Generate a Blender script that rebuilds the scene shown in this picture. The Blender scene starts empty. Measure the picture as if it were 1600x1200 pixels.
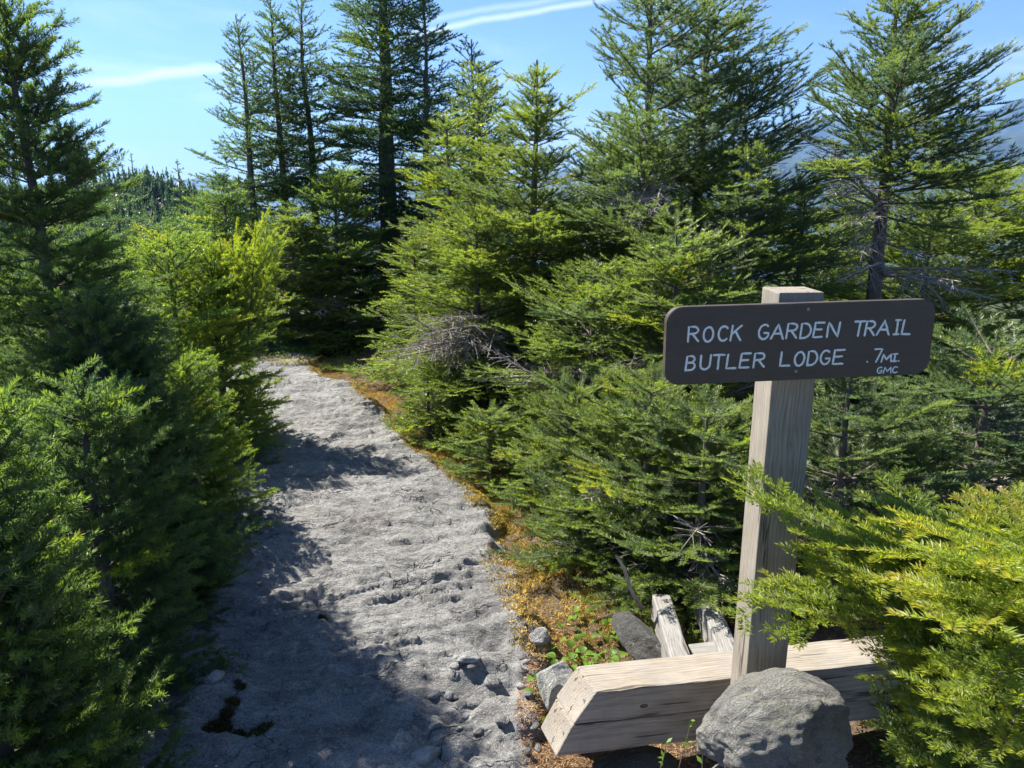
import bpy, bmesh, math
import numpy as np
from mathutils import Vector, Matrix

scene = bpy.context.scene
COL = scene.collection
R_ = math.radians

# ------------------------------------------------------------------ camera
EYE = 1.6
PITCH = R_(14.5)
FPX = 1202.0                                   # focal length in pixels of a 1600 px wide picture
cam_d = bpy.data.cameras.new('camera')
cam_d.sensor_width = 36.0
cam_d.lens = 36.0 * FPX / 1600.0
cam_d.clip_start = 0.05
cam_d.clip_end = 40000
cam = bpy.data.objects.new('camera', cam_d)
COL.objects.link(cam)
cam.location = (0, 0, EYE)
cam.rotation_euler = (R_(90) - PITCH, 0, 0)
scene.camera = cam

# ------------------------------------------------------------------ light, sky, exposure
SUN_AZ = R_(-56)                               # from straight ahead towards the left
SUN_EL = R_(50)
sun_dir = Vector((math.sin(SUN_AZ) * math.cos(SUN_EL), math.cos(SUN_AZ) * math.cos(SUN_EL), math.sin(SUN_EL)))
sl = bpy.data.lights.new('sun', 'SUN')
sl.energy = 5.0
sl.angle = R_(0.5)
sl.color = (1.0, 0.94, 0.84)
so = bpy.data.objects.new('sun', sl)
COL.objects.link(so)
so.location = (-8, 6, 12)
so.rotation_euler = sun_dir.to_track_quat('Z', 'Y').to_euler()

scene.view_settings.view_transform = 'Standard'
scene.view_settings.look = 'None'
scene.view_settings.gamma = 1.0
scene.view_settings.exposure = 1.55
scene.cycles.max_bounces = 8
scene.cycles.diffuse_bounces = 3
scene.cycles.glossy_bounces = 2
scene.cycles.transmission_bounces = 4
scene.cycles.transparent_max_bounces = 4
scene.cycles.volume_bounces = 0
scene.cycles.use_adaptive_sampling = True
scene.cycles.use_denoising = True


def ray(px, py):
    x, u = px - 800.0, 600.0 - py
    cp, sp = math.cos(PITCH), math.sin(PITCH)
    return np.array((x, FPX * cp + u * sp, -FPX * sp + u * cp))


def at(px, py, Y):
    r = ray(px, py)
    t = Y / r[1]
    return np.array((r[0] * t, Y, EYE + r[2] * t))


def ground_pt(px, py, z=0.0):
    r = ray(px, py)
    t = (z - EYE) / r[2]
    return np.array((r[0] * t, r[1] * t))


# ------------------------------------------------------------------ node helpers
class NT:
    def __init__(self, tree):
        self.t = tree
        self.n = tree.nodes
        self.l = tree.links

    def node(self, typ, **kw):
        nd = self.n.new(typ)
        for k, v in kw.items():
            if k.startswith('i_'):
                key = k[2:]
                key = int(key) if key.isdigit() else key.replace('_', ' ')
                self.set(nd, key, v)
            else:
                setattr(nd, k, v)
        return nd

    def set(self, nd, key, v):
        s = nd.inputs[key]
        if hasattr(v, 'is_output'):
            self.l.new(v, s)
        else:
            s.default_value = v

    def math(self, op, a, b=0.0, c=None, clamp=False):
        nd = self.n.new('ShaderNodeMath')
        nd.operation = op
        nd.use_clamp = clamp
        self.set(nd, 0, a)
        self.set(nd, 1, b)
        if c is not None:
            self.set(nd, 2, c)
        return nd.outputs[0]

    def smooth(self, x, a, b, lo=0.0, hi=1.0):
        nd = self.n.new('ShaderNodeMapRange')
        nd.interpolation_type = 'SMOOTHSTEP'
        self.set(nd, 0, x)
        nd.inputs[1].default_value = a
        nd.inputs[2].default_value = b
        nd.inputs[3].default_value = lo
        nd.inputs[4].default_value = hi
        return nd.outputs[0]

    def noise(self, vec, scale, detail=4, rough=0.55, dist=0.0):
        nd = self.n.new('ShaderNodeTexNoise')
        if vec is not None:
            self.l.new(vec, nd.inputs['Vector'])
        nd.inputs['Scale'].default_value = scale
        nd.inputs['Detail'].default_value = detail
        nd.inputs['Roughness'].default_value = rough
        nd.inputs['Distortion'].default_value = dist
        return nd.outputs[0]

    def mapping(self, vec, scale=(1, 1, 1), rot=(0, 0, 0), loc=(0, 0, 0)):
        nd = self.n.new('ShaderNodeMapping')
        self.l.new(vec, nd.inputs[0])
        nd.inputs['Scale'].default_value = scale
        nd.inputs['Rotation'].default_value = rot
        nd.inputs['Location'].default_value = loc
        return nd.outputs[0]

    def ramp(self, fac, stops):
        nd = self.n.new('ShaderNodeValToRGB')
        self.l.new(fac, nd.inputs[0])
        el = nd.color_ramp.elements
        while len(el) < len(stops):
            el.new(0.5)
        for e, (p, c) in zip(el, stops):
            e.position = p
            e.color = (c[0], c[1], c[2], 1)
        return nd.outputs[0]

    def mix(self, fac, a, b, blend='MIX'):
        nd = self.n.new('ShaderNodeMix')
        nd.data_type = 'RGBA'
        nd.blend_type = blend
        self.set(nd, 0, fac)
        for k, v in ((6, a), (7, b)):
            if hasattr(v, 'is_output'):
                self.l.new(v, nd.inputs[k])
            else:
                nd.inputs[k].default_value = (v[0], v[1], v[2], 1)
        return nd.outputs[2]

    def bump(self, height, strength=0.5, dist=0.01, normal=None):
        nd = self.n.new('ShaderNodeBump')
        nd.inputs['Strength'].default_value = strength
        nd.inputs['Distance'].default_value = dist
        self.l.new(height, nd.inputs['Height'])
        if normal is not None:
            self.l.new(normal, nd.inputs['Normal'])
        return nd.outputs[0]

    def coord(self, which='Object'):
        return self.n.new('ShaderNodeTexCoord').outputs[which]


def material(name):
    m = bpy.data.materials.new(name)
    m.use_nodes = True
    t = NT(m.node_tree)
    b = m.node_tree.nodes['Principled BSDF']
    return m, t, b


# ------------------------------------------------------------------ world: sky with thin cirrus and contrails
world = bpy.data.worlds.new('World')
scene.world = world
world.use_nodes = True
w = NT(world.node_tree)
bg = world.node_tree.nodes['Background']
sky = w.node('ShaderNodeTexSky', sky_type='NISHITA', sun_disc=False, sun_elevation=SUN_EL, sun_rotation=SUN_AZ,
             altitude=900, air_density=1.0, dust_density=0.35, ozone_density=3.0)
gen = w.coord('Generated')


def unit(v):
    return v / np.linalg.norm(v)


def contrail(p0, p1, width, gain, shift=0.0):
    d0, d1 = unit(ray(*p0)), unit(ray(*p1))
    n = unit(np.cross(d0, d1))
    mid = unit(d0 + d1)
    half = math.acos(float(np.clip(d0 @ d1, -1, 1))) / 2
    dn = w.n.new('ShaderNodeVectorMath'); dn.operation = 'DOT_PRODUCT'
    w.l.new(gen, dn.inputs[0]); dn.inputs[1].default_value = tuple(n)
    along = unit(np.cross(n, mid))
    da = w.n.new('ShaderNodeVectorMath'); da.operation = 'DOT_PRODUCT'
    w.l.new(gen, da.inputs[0]); da.inputs[1].default_value = tuple(along)
    wob = w.math('MULTIPLY', w.math('SUBTRACT', w.noise(gen, 14, 3), 0.5), width * 1.6)
    off = w.math('ABSOLUTE', w.math('ADD', w.math('ADD', dn.outputs[1], shift), wob))
    core = w.smooth(off, 0.0, width, 1.0, 0.0)
    ends = w.smooth(w.math('ABSOLUTE', da.outputs[1]), half * 0.55, half * 1.25, 1.0, 0.0)
    return w.math('MULTIPLY', w.math('MULTIPLY', core, ends), gain)


c1 = contrail((100, 136), (390, 98), 0.0085, 0.55)
c2 = contrail((600, 58), (980, -6), 0.006, 0.50)
c3 = contrail((640, 34), (900, -6), 0.006, 0.28)
cm = w.mapping(gen, scale=(1.5, 1.5, 9.0), rot=(R_(7), R_(-9), 0))
cn = w.noise(cm, 2.2, 6, 0.62, 0.6)
cir = w.math('ADD', w.smooth(cn, 0.46, 0.80, 0.0, 0.42), 0.06)
sep = w.n.new('ShaderNodeSeparateXYZ')
w.l.new(gen, sep.inputs[0])
low = w.smooth(sep.outputs[2], 0.0, 0.24, 1.5, 0.25)
cir = w.math('MULTIPLY', w.math('MULTIPLY', cir, low), w.smooth(sep.outputs[2], -0.02, 0.02))
cl = w.math('ADD', w.math('ADD', w.math('ADD', c1, c2), c3), cir, clamp=True)
skyb = w.mix(1.0, sky.outputs[0], (0.63, 0.84, 1.12), 'MULTIPLY')
skyc = w.mix(cl, skyb, (9.0, 9.6, 10.2))
w.l.new(skyc, bg.inputs[0])
bg.inputs[1].default_value = 0.055


# ------------------------------------------------------------------ object helpers
def link(o, parent=None, label=None, cat=None, group=None, kind=None):
    COL.objects.link(o)
    if parent is not None:
        o.parent = parent
    if label:
        o['label'] = label
    if cat:
        o['category'] = cat
    if group:
        o['group'] = group
    if kind:
        o['kind'] = kind
    return o


def empty(name, loc, label, cat, group=None, rz=0.0):
    o = bpy.data.objects.new(name, None)
    o.empty_display_size = 0.05
    o.location = tuple(float(a) for a in loc)
    o.rotation_euler = (0, 0, rz)
    return link(o, None, label, cat, group)


def np_mesh(name, V, F, mat, k=None, attr=None, smooth=False):
    """V (n,3); F (m,k) int faces, or None: consecutive groups of k vertices."""
    V = np.ascontiguousarray(V, dtype=np.float32)
    if F is None:
        F = np.arange(len(V), dtype=np.int32).reshape(-1, k)
    F = np.ascontiguousarray(F, dtype=np.int32)
    me = bpy.data.meshes.new(name)
    me.vertices.add(len(V))
    me.vertices.foreach_set('co', V.ravel())
    me.loops.add(F.size)
    me.loops.foreach_set('vertex_index', F.ravel())
    me.polygons.add(len(F))
    me.polygons.foreach_set('loop_start', np.arange(0, F.size, F.shape[1], dtype=np.int32))
    me.polygons.foreach_set('use_smooth', np.full(len(F), smooth, dtype=bool))
    if attr is not None:
        for an, av in attr.items():
            a = me.attributes.new(an, 'FLOAT', 'POINT')
            a.data.foreach_set('value', np.ascontiguousarray(av, dtype=np.float32))
    me.update(calc_edges=True)
    if mat is not None:
        me.materials.append(mat)
    return me


def np_obj(name, V, F, mat, parent=None, **kw):
    mk = {a: kw.pop(a) for a in ('k', 'attr', 'smooth') if a in kw}
    return link(bpy.data.objects.new(name, np_mesh(name, V, F, mat, **mk)), parent, **kw)


def bm_obj(name, bm, mat, parent=None, smooth=False, **kw):
    me = bpy.data.meshes.new(name)
    bm.normal_update()
    bm.to_mesh(me)
    bm.free()
    me.materials.append(mat)
    if smooth:
        me.polygons.foreach_set('use_smooth', np.full(len(me.polygons), True))
    return link(bpy.data.objects.new(name, me), parent, **kw)


# ------------------------------------------------------------------ noise
_tab = np.random.default_rng(7).random((256, 256))


def vnoise(x, y, seed=0):
    x = np.asarray(x, float) + seed * 17.31
    y = np.asarray(y, float) + seed * 9.73
    xi, yi = np.floor(x).astype(int), np.floor(y).astype(int)
    fx, fy = x - xi, y - yi
    fx = fx * fx * fx * (fx * (fx * 6 - 15) + 10)
    fy = fy * fy * fy * (fy * (fy * 6 - 15) + 10)
    g = lambda i, j: _tab[i & 255, j & 255]
    a = g(xi, yi) * (1 - fx) + g(xi + 1, yi) * fx
    b = g(xi, yi + 1) * (1 - fx) + g(xi + 1, yi + 1) * fx
    return (a * (1 - fy) + b * fy) * 2 - 1


def fbm(x, y, seed=0, octv=4, gain=0.5):
    s, a = 0.0, 1.0
    for o in range(octv):
        s = s + a * vnoise(np.asarray(x) * 2 ** o, np.asarray(y) * 2 ** o, seed + o * 3)
        a *= gain
    return s


def noise3(P, seed=0, octv=4, gain=0.5):
    return (fbm(P[:, 0], P[:, 1], seed, octv, gain) + fbm(P[:, 1], P[:, 2], seed + 11, octv, gain) + fbm(P[:, 2], P[:, 0], seed + 23, octv, gain)) / 3


def sstep(x, a, b):
    t = np.clip((x - a) / (b - a), 0, 1)
    return t * t * (3 - 2 * t)


# ------------------------------------------------------------------ materials
def needle_mat(name, stops, trans=0.35, spec=0.35):
    m, t, b = material(name)
    a = t.node('ShaderNodeAttribute', attribute_name='tint')
    c = t.ramp(a.outputs['Fac'], stops)
    t.l.new(c, b.inputs['Base Color'])
    b.inputs['Roughness'].default_value = 0.42
    b.inputs['Specular IOR Level'].default_value = spec
    tr = t.node('ShaderNodeBsdfTranslucent')
    hs = t.node('ShaderNodeHueSaturation', i_Hue=0.492, i_Saturation=1.12, i_Value=2.1)
    t.l.new(c, hs.inputs['Color'])
    t.l.new(hs.outputs[0], tr.inputs[0])
    mx = t.node('ShaderNodeMixShader')
    mx.inputs[0].default_value = trans
    t.l.new(b.outputs[0], mx.inputs[1])
    t.l.new(tr.outputs[0], mx.inputs[2])
    t.l.new(mx.outputs[0], t.n['Material Output'].inputs[0])
    return m


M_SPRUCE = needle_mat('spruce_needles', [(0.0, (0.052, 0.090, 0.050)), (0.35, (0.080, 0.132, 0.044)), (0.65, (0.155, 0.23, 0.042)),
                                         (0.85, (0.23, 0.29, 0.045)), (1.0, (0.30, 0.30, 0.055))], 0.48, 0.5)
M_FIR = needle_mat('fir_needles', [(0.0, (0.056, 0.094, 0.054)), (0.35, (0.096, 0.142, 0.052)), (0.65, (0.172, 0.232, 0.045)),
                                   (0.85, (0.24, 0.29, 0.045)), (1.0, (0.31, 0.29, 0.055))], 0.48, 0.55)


def bark_mat(name, c0, c1):
    m, t, b = material(name)
    co = t.coord('Object')
    v = t.mapping(co, scale=(1, 1, 0.35))
    n = t.noise(v, 38, 6, 0.65)
    n2 = t.noise(co, 9, 3)
    f = t.math('ADD', t.math('MULTIPLY', n, 0.7), t.math('MULTIPLY', n2, 0.4))
    t.l.new(t.ramp(f, [(0.35, c0), (0.75, c1)]), b.inputs['Base Color'])
    b.inputs['Roughness'].default_value = 0.9
    t.l.new(t.bump(n, 0.6, 0.01), b.inputs['Normal'])
    return m


M_BARK = bark_mat('grey_brown_bark', (0.05, 0.038, 0.028), (0.19, 0.16, 0.135))
M_DEAD = bark_mat('bleached_dead_wood', (0.16, 0.135, 0.115), (0.42, 0.38, 0.345))


def rock_mat(name, base=(0.30, 0.29, 0.28), dark=(0.13, 0.128, 0.125), light=(0.50, 0.49, 0.47), lichen=None, scale=1.0, warm=None, cracks=False):
    m, t, b = material(name)
    co = t.coord('Object')
    st = t.mapping(co, scale=(0.45, 1.6, 1.2), rot=(0, 0, R_(-14)))
    big = t.noise(co, 2.1 * scale, 5, 0.6, 0.4)
    mid = t.noise(st, 11 * scale, 6, 0.68, 0.6)
    fine = t.noise(co, 95 * scale, 5, 0.75)
    grain = t.noise(co, 330 * scale, 2, 0.6)
    f = t.math('ADD', t.math('ADD', t.math('MULTIPLY', big, 0.35), t.math('MULTIPLY', mid, 0.42)), t.math('MULTIPLY', fine, 0.52))
    f = t.math('SUBTRACT', f, 0.06)
    c = t.ramp(f, [(0.40, dark), (0.56, base), (0.72, light)])
    gm = t.smooth(grain, 0.36, 0.62, 0.60, 1.22)
    c = t.mix(1.0, c, gm, 'MULTIPLY')
    # pale crustose lichen and quartz blotches, dark lichen blotches
    bl = t.noise(co, 13 * scale, 5, 0.6, 0.8)
    c = t.mix(t.smooth(bl, 0.60, 0.70, 0.0, 0.45), c, (0.50, 0.50, 0.48))
    bd = t.noise(t.mapping(co, loc=(3.1, 1.7, 0.4)), 6.5 * scale, 6, 0.7, 0.5)
    c = t.mix(t.smooth(bd, 0.53, 0.66, 0.0, 0.62), c, (0.095, 0.095, 0.098))
    sp_ = t.noise(t.mapping(co, loc=(4.4, 0.3, 9.1)), 42 * scale, 4, 0.65, 0.4)
    c = t.mix(t.smooth(sp_, 0.62, 0.70, 0.0, 0.6), c, (0.46, 0.46, 0.45))
    if lichen:
        ll = t.noise(t.mapping(co, loc=(7.7, 2.1, 5.0)), 9 * scale, 6, 0.7, 0.6)
        c = t.mix(t.smooth(ll, 0.54, 0.66, 0.0, 0.7), c, lichen)
    if warm:
        ww = t.noise(t.mapping(co, loc=(1.2, 8.3, 2.0)), 3.2 * scale, 5, 0.6)
        c = t.mix(t.smooth(ww, 0.60, 0.74, 0.0, 0.35), c, warm)
    ck = None
    if cracks:
        dw = t.n.new('ShaderNodeTexNoise')
        t.l.new(co, dw.inputs['Vector'])
        dw.inputs['Scale'].default_value = 5
        dw.inputs['Detail'].default_value = 4
        va = t.n.new('ShaderNodeVectorMath'); va.operation = 'MULTIPLY_ADD'
        t.l.new(dw.outputs['Color'], va.inputs[0])
        va.inputs[1].default_value = (0.35, 0.35, 0.35)
        t.l.new(co, va.inputs[2])
        ck = None
        for sc, rot, wd in (((0.8, 4.6, 1.0), -14, 0.022), ((1.6, 1.1, 1.0), 25, 0.007)):
            vo = t.n.new('ShaderNodeTexVoronoi')
            vo.feature = 'DISTANCE_TO_EDGE'
            t.l.new(t.mapping(va.outputs[0], scale=sc, rot=(0, 0, R_(rot))), vo.inputs['Vector'])
            vo.inputs['Scale'].default_value = 1.6
            k_ = t.smooth(vo.outputs['Distance'], 0.0, wd, 1.0, 0.0)
            k_ = t.math('MULTIPLY', k_, t.smooth(t.noise(co, 3.5, 4), 0.50, 0.62))
            ck = k_ if ck is None else t.math('MAXIMUM', ck, k_)
        c = t.mix(t.math('MULTIPLY', ck, 0.65), c, (0.035, 0.033, 0.03))
    t.l.new(c, b.inputs['Base Color'])
    b.inputs['Roughness'].default_value = 0.82
    b.inputs['Specular IOR Level'].default_value = 0.3
    h = t.math('ADD', t.math('MULTIPLY', mid, 1.2), t.math('ADD', t.math('MULTIPLY', fine, 0.45), t.math('MULTIPLY', grain, 0.16)))
    if ck is not None:
        h = t.math('SUBTRACT', h, t.math('MULTIPLY', ck, 0.5))
    t.l.new(t.bump(h, 1.0, 0.034), b.inputs['Normal'])
    return m


M_SLAB = rock_mat('weathered_schist', base=(0.255, 0.25, 0.24), dark=(0.085, 0.085, 0.083), light=(0.42, 0.415, 0.40), cracks=True, warm=(0.20, 0.15, 0.10))
M_BOULDER = rock_mat('boulder_stone', base=(0.29, 0.285, 0.26), dark=(0.14, 0.138, 0.13), light=(0.43, 0.42, 0.385), lichen=(0.34, 0.34, 0.24), scale=2.0)
M_LICHEN = rock_mat('lichen_covered_stone', base=(0.60, 0.60, 0.55), dark=(0.30, 0.30, 0.27), light=(0.74, 0.75, 0.69), lichen=(0.62, 0.63, 0.52), scale=3.0)
M_DARKROCK = rock_mat('dark_schist', base=(0.11, 0.108, 0.10), dark=(0.05, 0.05, 0.048), light=(0.20, 0.195, 0.18), scale=2.0)
M_QUARTZ = rock_mat('white_quartz', base=(0.50, 0.50, 0.49), dark=(0.26, 0.26, 0.26), light=(0.72, 0.72, 0.71), scale=2.5)


def ground_mat():
    m, t, b = material('forest_soil')
    co = t.coord('Object')
    n = t.noise(co, 3.0, 6, 0.65)
    f = t.noise(co, 60, 5, 0.7)
    c = t.ramp(t.math('ADD', t.math('MULTIPLY', n, 0.5), t.math('MULTIPLY', f, 0.5)),
               [(0.36, (0.030, 0.022, 0.015)), (0.52, (0.105, 0.072, 0.042)), (0.68, (0.25, 0.175, 0.10))])
    # past the trail the summit is low scrub green
    sp = t.n.new('ShaderNodeSeparateXYZ')
    t.l.new(co, sp.inputs[0])
    rr = t.math('SQRT', t.math('ADD', t.math('MULTIPLY', sp.outputs[0], sp.outputs[0]), t.math('MULTIPLY', sp.outputs[1], sp.outputs[1])))
    g = t.ramp(t.noise(co, 0.6, 8, 0.75), [(0.35, (0.022, 0.042, 0.016)), (0.65, (0.075, 0.095, 0.035))])
    c = t.mix(t.smooth(rr, 8.5, 10.5), c, g)
    t.l.new(c, b.inputs['Base Color'])
    b.inputs['Roughness'].default_value = 0.95
    t.l.new(t.bump(f, 0.9, 0.02), b.inputs['Normal'])
    return m


M_SOIL = ground_mat()


def stuff_mat(name, stops, trans=0.2, rough=0.8):
    m, t, b = material(name)
    a = t.node('ShaderNodeAttribute', attribute_name='tint')
    c = t.ramp(a.outputs['Fac'], stops)
    t.l.new(c, b.inputs['Base Color'])
    b.inputs['Roughness'].default_value = rough
    b.inputs['Specular IOR Level'].default_value = 0.2
    if trans > 0:
        tr = t.node('ShaderNodeBsdfTranslucent')
        t.l.new(c, tr.inputs[0])
        mx = t.node('ShaderNodeMixShader')
        mx.inputs[0].default_value = trans
        t.l.new(b.outputs[0], mx.inputs[1])
        t.l.new(tr.outputs[0], mx.inputs[2])
        t.l.new(mx.outputs[0], t.n['Material Output'].inputs[0])
    return m


M_MOSS = stuff_mat('golden_moss', [(0.0, (0.12, 0.13, 0.03)), (0.4, (0.46, 0.34, 0.075)), (0.7, (0.58, 0.40, 0.10)), (1.0, (0.62, 0.51, 0.22))])
M_DARKMOSS = stuff_mat('dark_moss', [(0.0, (0.03, 0.036, 0.014)), (0.5, (0.09, 0.085, 0.03)), (1.0, (0.30, 0.20, 0.08))])
M_LITTER = stuff_mat('dry_needle_litter', [(0.0, (0.12, 0.06, 0.03)), (0.5, (0.33, 0.18, 0.085)), (1.0, (0.52, 0.38, 0.22))], 0.1)
M_GRASS = stuff_mat('grass_blades', [(0.0, (0.07, 0.13, 0.02)), (0.5, (0.20, 0.25, 0.05)), (1.0, (0.50, 0.42, 0.20))], 0.35, 0.5)
M_LEAF = stuff_mat('lily_leaf', [(0.0, (0.07, 0.17, 0.02)), (1.0, (0.17, 0.28, 0.04))], 0.45, 0.45)


def wood_mat(name, light, mid, dark, axis=0):
    """Solid weathered timber: growth rings round the piece's long axis, so faces show grain and cut ends show rings."""
    m, t, b = material(name)
    co = t.coord('Object')
    sc = [1, 1, 1]
    sc[axis] = 0.05
    v = t.mapping(co, scale=tuple(sc))
    wob = t.n.new('ShaderNodeTexNoise')
    t.l.new(t.mapping(co, scale=tuple(0.35 if i == axis else 1.0 for i in range(3))), wob.inputs['Vector'])
    wob.inputs['Scale'].default_value = 9
    wob.inputs['Detail'].default_value = 2
    add = t.n.new('ShaderNodeVectorMath'); add.operation = 'MULTIPLY_ADD'
    t.l.new(wob.outputs['Color'], add.inputs[0])
    add.inputs[1].default_value = (0.035, 0.035, 0.035)
    t.l.new(v, add.inputs[2])
    off = t.mapping(add.outputs[0], loc=(0.03, 0.055, 0.045))
    wv = t.n.new('ShaderNodeTexWave')
    wv.wave_type = 'RINGS'
    wv.rings_direction = 'XYZ'[axis]
    t.l.new(off, wv.inputs['Vector'])
    wv.inputs['Scale'].default_value = 38
    wv.inputs['Distortion'].default_value = 6.0
    wv.inputs['Detail'].default_value = 3
    wv.inputs['Detail Scale'].default_value = 1.5
    fib = t.noise(t.mapping(co, scale=tuple(0.03 if i == axis else 1.0 for i in range(3))), 260, 4, 0.7)
    blot = t.noise(co, 7, 4, 0.6)
    f = t.math('ADD', t.math('ADD', t.math('MULTIPLY', wv.outputs['Fac'], 0.11), t.math('MULTIPLY', fib, 0.66)), t.math('MULTIPLY', blot, 0.43))
    c = t.ramp(f, [(0.32, dark), (0.55, mid), (0.80, light)])
    # drying cracks along the grain
    ck = t.noise(t.mapping(co, scale=tuple(0.06 if i == axis else 1.0 for i in range(3)), loc=(0.37, 0.11, 0.71)), 42, 3, 0.6, 0.3)
    crack = t.smooth(ck, 0.61, 0.67, 0.0, 0.85)
    c = t.mix(crack, c, (0.05, 0.04, 0.03))
    gw = t.noise(t.mapping(co, loc=(2.2, 5.1, 1.3)), 11, 5, 0.65)
    c = t.mix(t.smooth(gw, 0.48, 0.68, 0.0, 0.4), c, (0.20, 0.195, 0.185))
    t.l.new(c, b.inputs['Base Color'])
    b.inputs['Roughness'].default_value = 0.85
    b.inputs['Specular IOR Level'].default_value = 0.25
    h = t.math('SUBTRACT', t.math('ADD', t.math('MULTIPLY', fib, 0.6), t.math('MULTIPLY', wv.outputs['Fac'], 0.12)), crack)
    t.l.new(t.bump(h, 0.55, 0.004), b.inputs['Normal'])
    return m


M_POST = wood_mat('post_wood', (0.345, 0.31, 0.26), (0.225, 0.197, 0.158), (0.095, 0.079, 0.061), 2)
M_TIMBER = wood_mat('timber_wood', (0.38, 0.34, 0.285), (0.245, 0.212, 0.168), (0.11, 0.092, 0.07), 0)
M_RAIL = wood_mat('bleached_rail_wood', (0.34, 0.33, 0.31), (0.205, 0.197, 0.183), (0.07, 0.065, 0.06), 0)


def plain_mat(name, col, rough=0.6, metal=0.0, nscale=30, amt=0.15, bump=0.1):
    m, t, b = material(name)
    co = t.coord('Object')
    n = t.noise(co, nscale, 5, 0.6)
    c = t.mix(t.smooth(n, 0.35, 0.7), tuple(a * (1 - amt) for a in col), tuple(min(1, a * (1 + amt)) for a in col))
    t.l.new(c, b.inputs['Base Color'])
    b.inputs['Roughness'].default_value = rough
    b.inputs['Metallic'].default_value = metal
    t.l.new(t.bump(n, bump, 0.003), b.inputs['Normal'])
    return m


def sign_mat():
    m, t, b = material('brown_sign_paint')
    co = t.coord('Object')
    gr = t.noise(t.mapping(co, scale=(0.06, 1, 1)), 190, 4, 0.7)
    bl = t.noise(co, 16, 5, 0.65)
    c = t.ramp(t.math('ADD', t.math('MULTIPLY', gr, 0.4), t.math('MULTIPLY', bl, 0.6)), [(0.35, (0.047, 0.036, 0.028)), (0.52, (0.062, 0.048, 0.038)), (0.72, (0.090, 0.073, 0.060))])
    chip = t.noise(t.mapping(co, loc=(1.3, 0.2, 0.8)), 75, 4, 0.7)
    c = t.mix(t.smooth(chip, 0.70, 0.74, 0.0, 0.7), c, (0.22, 0.17, 0.13))
    t.l.new(c, b.inputs['Base Color'])
    t.l.new(t.smooth(bl, 0.3, 0.7, 0.42, 0.65), b.inputs['Roughness'])
    t.l.new(t.bump(gr, 0.25, 0.002), b.inputs['Normal'])
    return m


M_SIGN = sign_mat()
M_PAINT = plain_mat('white_letter_paint', (0.72, 0.76, 0.74), 0.6, 0, 220, 0.1, 0.15)
M_STEEL = plain_mat('dull_screw_steel', (0.30, 0.29, 0.27), 0.5, 0.7, 300, 0.2)
M_KNOT = plain_mat('dark_knot_wood', (0.085, 0.065, 0.05), 0.8, 0, 200, 0.35)
M_FOREST = plain_mat('far_forest', (0.022, 0.036, 0.016), 0.95, 0, 0.012, 0.7, 0)
M_BUD = plain_mat('resin_bud', (0.32, 0.16, 0.08), 0.6, 0, 200, 0.2)

# ------------------------------------------------------------------ the ground
EDGE_PX = [(850, 1190), (835, 1120), (850, 1040), (845, 985), (812, 920), (782, 870), (765, 815), (735, 765), (690, 722), (642, 690), (608, 655),
           (578, 628), (542, 604), (518, 590), (495, 579)]
EDGE = np.array([ground_pt(*p) for p in EDGE_PX])
EDGE = np.vstack([[EDGE[0][0] + 0.03, 0.3], EDGE, [[-2.15, 7.8], [-2.9, 8.4]]])
_eo = np.argsort(EDGE[:, 1])
EDGE_Y, EDGE_X = EDGE[_eo, 1], EDGE[_eo, 0]


def edge_x(y):
    return np.interp(y, EDGE_Y, EDGE_X)


def soil_z(x, y):
    r = np.sqrt(x * x + y * y)
    z = -0.035 + 0.045 * fbm(x * 0.8, y * 0.8, 3, 3) + 0.012 * fbm(x * 6, y * 6, 5, 3)
    z = z + 0.10 * sstep(x - edge_x(y), 0.1, 1.2) * sstep(y, 1.9, 3.2)
    z = z - np.maximum(r - 10, 0) * 0.16 * sstep(r, 10, 26) * np.where(r > 200, 0.75, 1.0) * np.where(r > 2600, 2600 / np.maximum(r, 1), 1.0)
    return z


def slab_z(x, y):
    ex = edge_x(y)
    d = x - ex + 0.05 * fbm(x * 5, y * 5, 31, 3)
    z = 0.012 + 0.040 * fbm(x * 0.9, y * 0.9, 41, 3)
    # foliation: low broken steps running across the trail
    ca, sa = math.cos(R_(-16)), math.sin(R_(-16))
    u, v = x * ca - y * sa, x * sa + y * ca
    st = vnoise(u * 1.3, v * 6.5, 51) + 0.6 * vnoise(u * 3.1, v * 14, 52)
    z = z + 0.010 * np.abs(st) + 0.014 * sstep(vnoise(u * 1.7, v * 4.3, 53), 0.12, 0.24)
    z = z + 0.012 * np.abs(fbm(u * 4, v * 15, 54, 3)) + 0.005 * fbm(x * 22, y * 30, 55, 3) + 0.012 * sstep(fbm(u * 2.6, v * 8, 58, 4), 0.22, 0.27) + 0.010 * sstep(fbm(u * 1.9 + 4, v * 6, 59, 4), 0.1, 0.14)
    z = z + 0.0045 * fbm(x * 48, y * 55, 57, 2)
    rd = 1 - np.abs(vnoise(u * 1.4 + 3, v * 7.5, 62) + 0.35 * vnoise(u * 5, v * 16, 63))
    z = z + 0.024 * np.clip((rd - 0.80) / 0.20, 0, 1) ** 1.5 * sstep(fbm(x * 1.5, y * 1.9, 64, 3), 0.0, 0.35)
    pit = sstep(fbm(x * 11, y * 15, 65, 3), 0.42, 0.62)
    z = z - 0.004 * pit
    # broken lip on the near right
    lip = sstep(-d, 0.0, 0.25) * (1 - sstep(-d, 0.25, 0.6)) * (1 - sstep(y, 2.2, 2.9))
    z = z + lip * (0.05 * np.abs(fbm(x * 6, y * 7, 61, 3)) - 0.03)
    for cx, cy, r1, h in BUMPS:
        z = z + h * np.exp(-(((x - cx) / r1) ** 2 + ((y - cy) / (r1 * 0.7)) ** 2))
    z = z - 0.26 * sstep(d, -0.06, 0.22)
    z = z - 0.30 * sstep(-x + ex, 1.75, 2.1)
    return z


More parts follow.
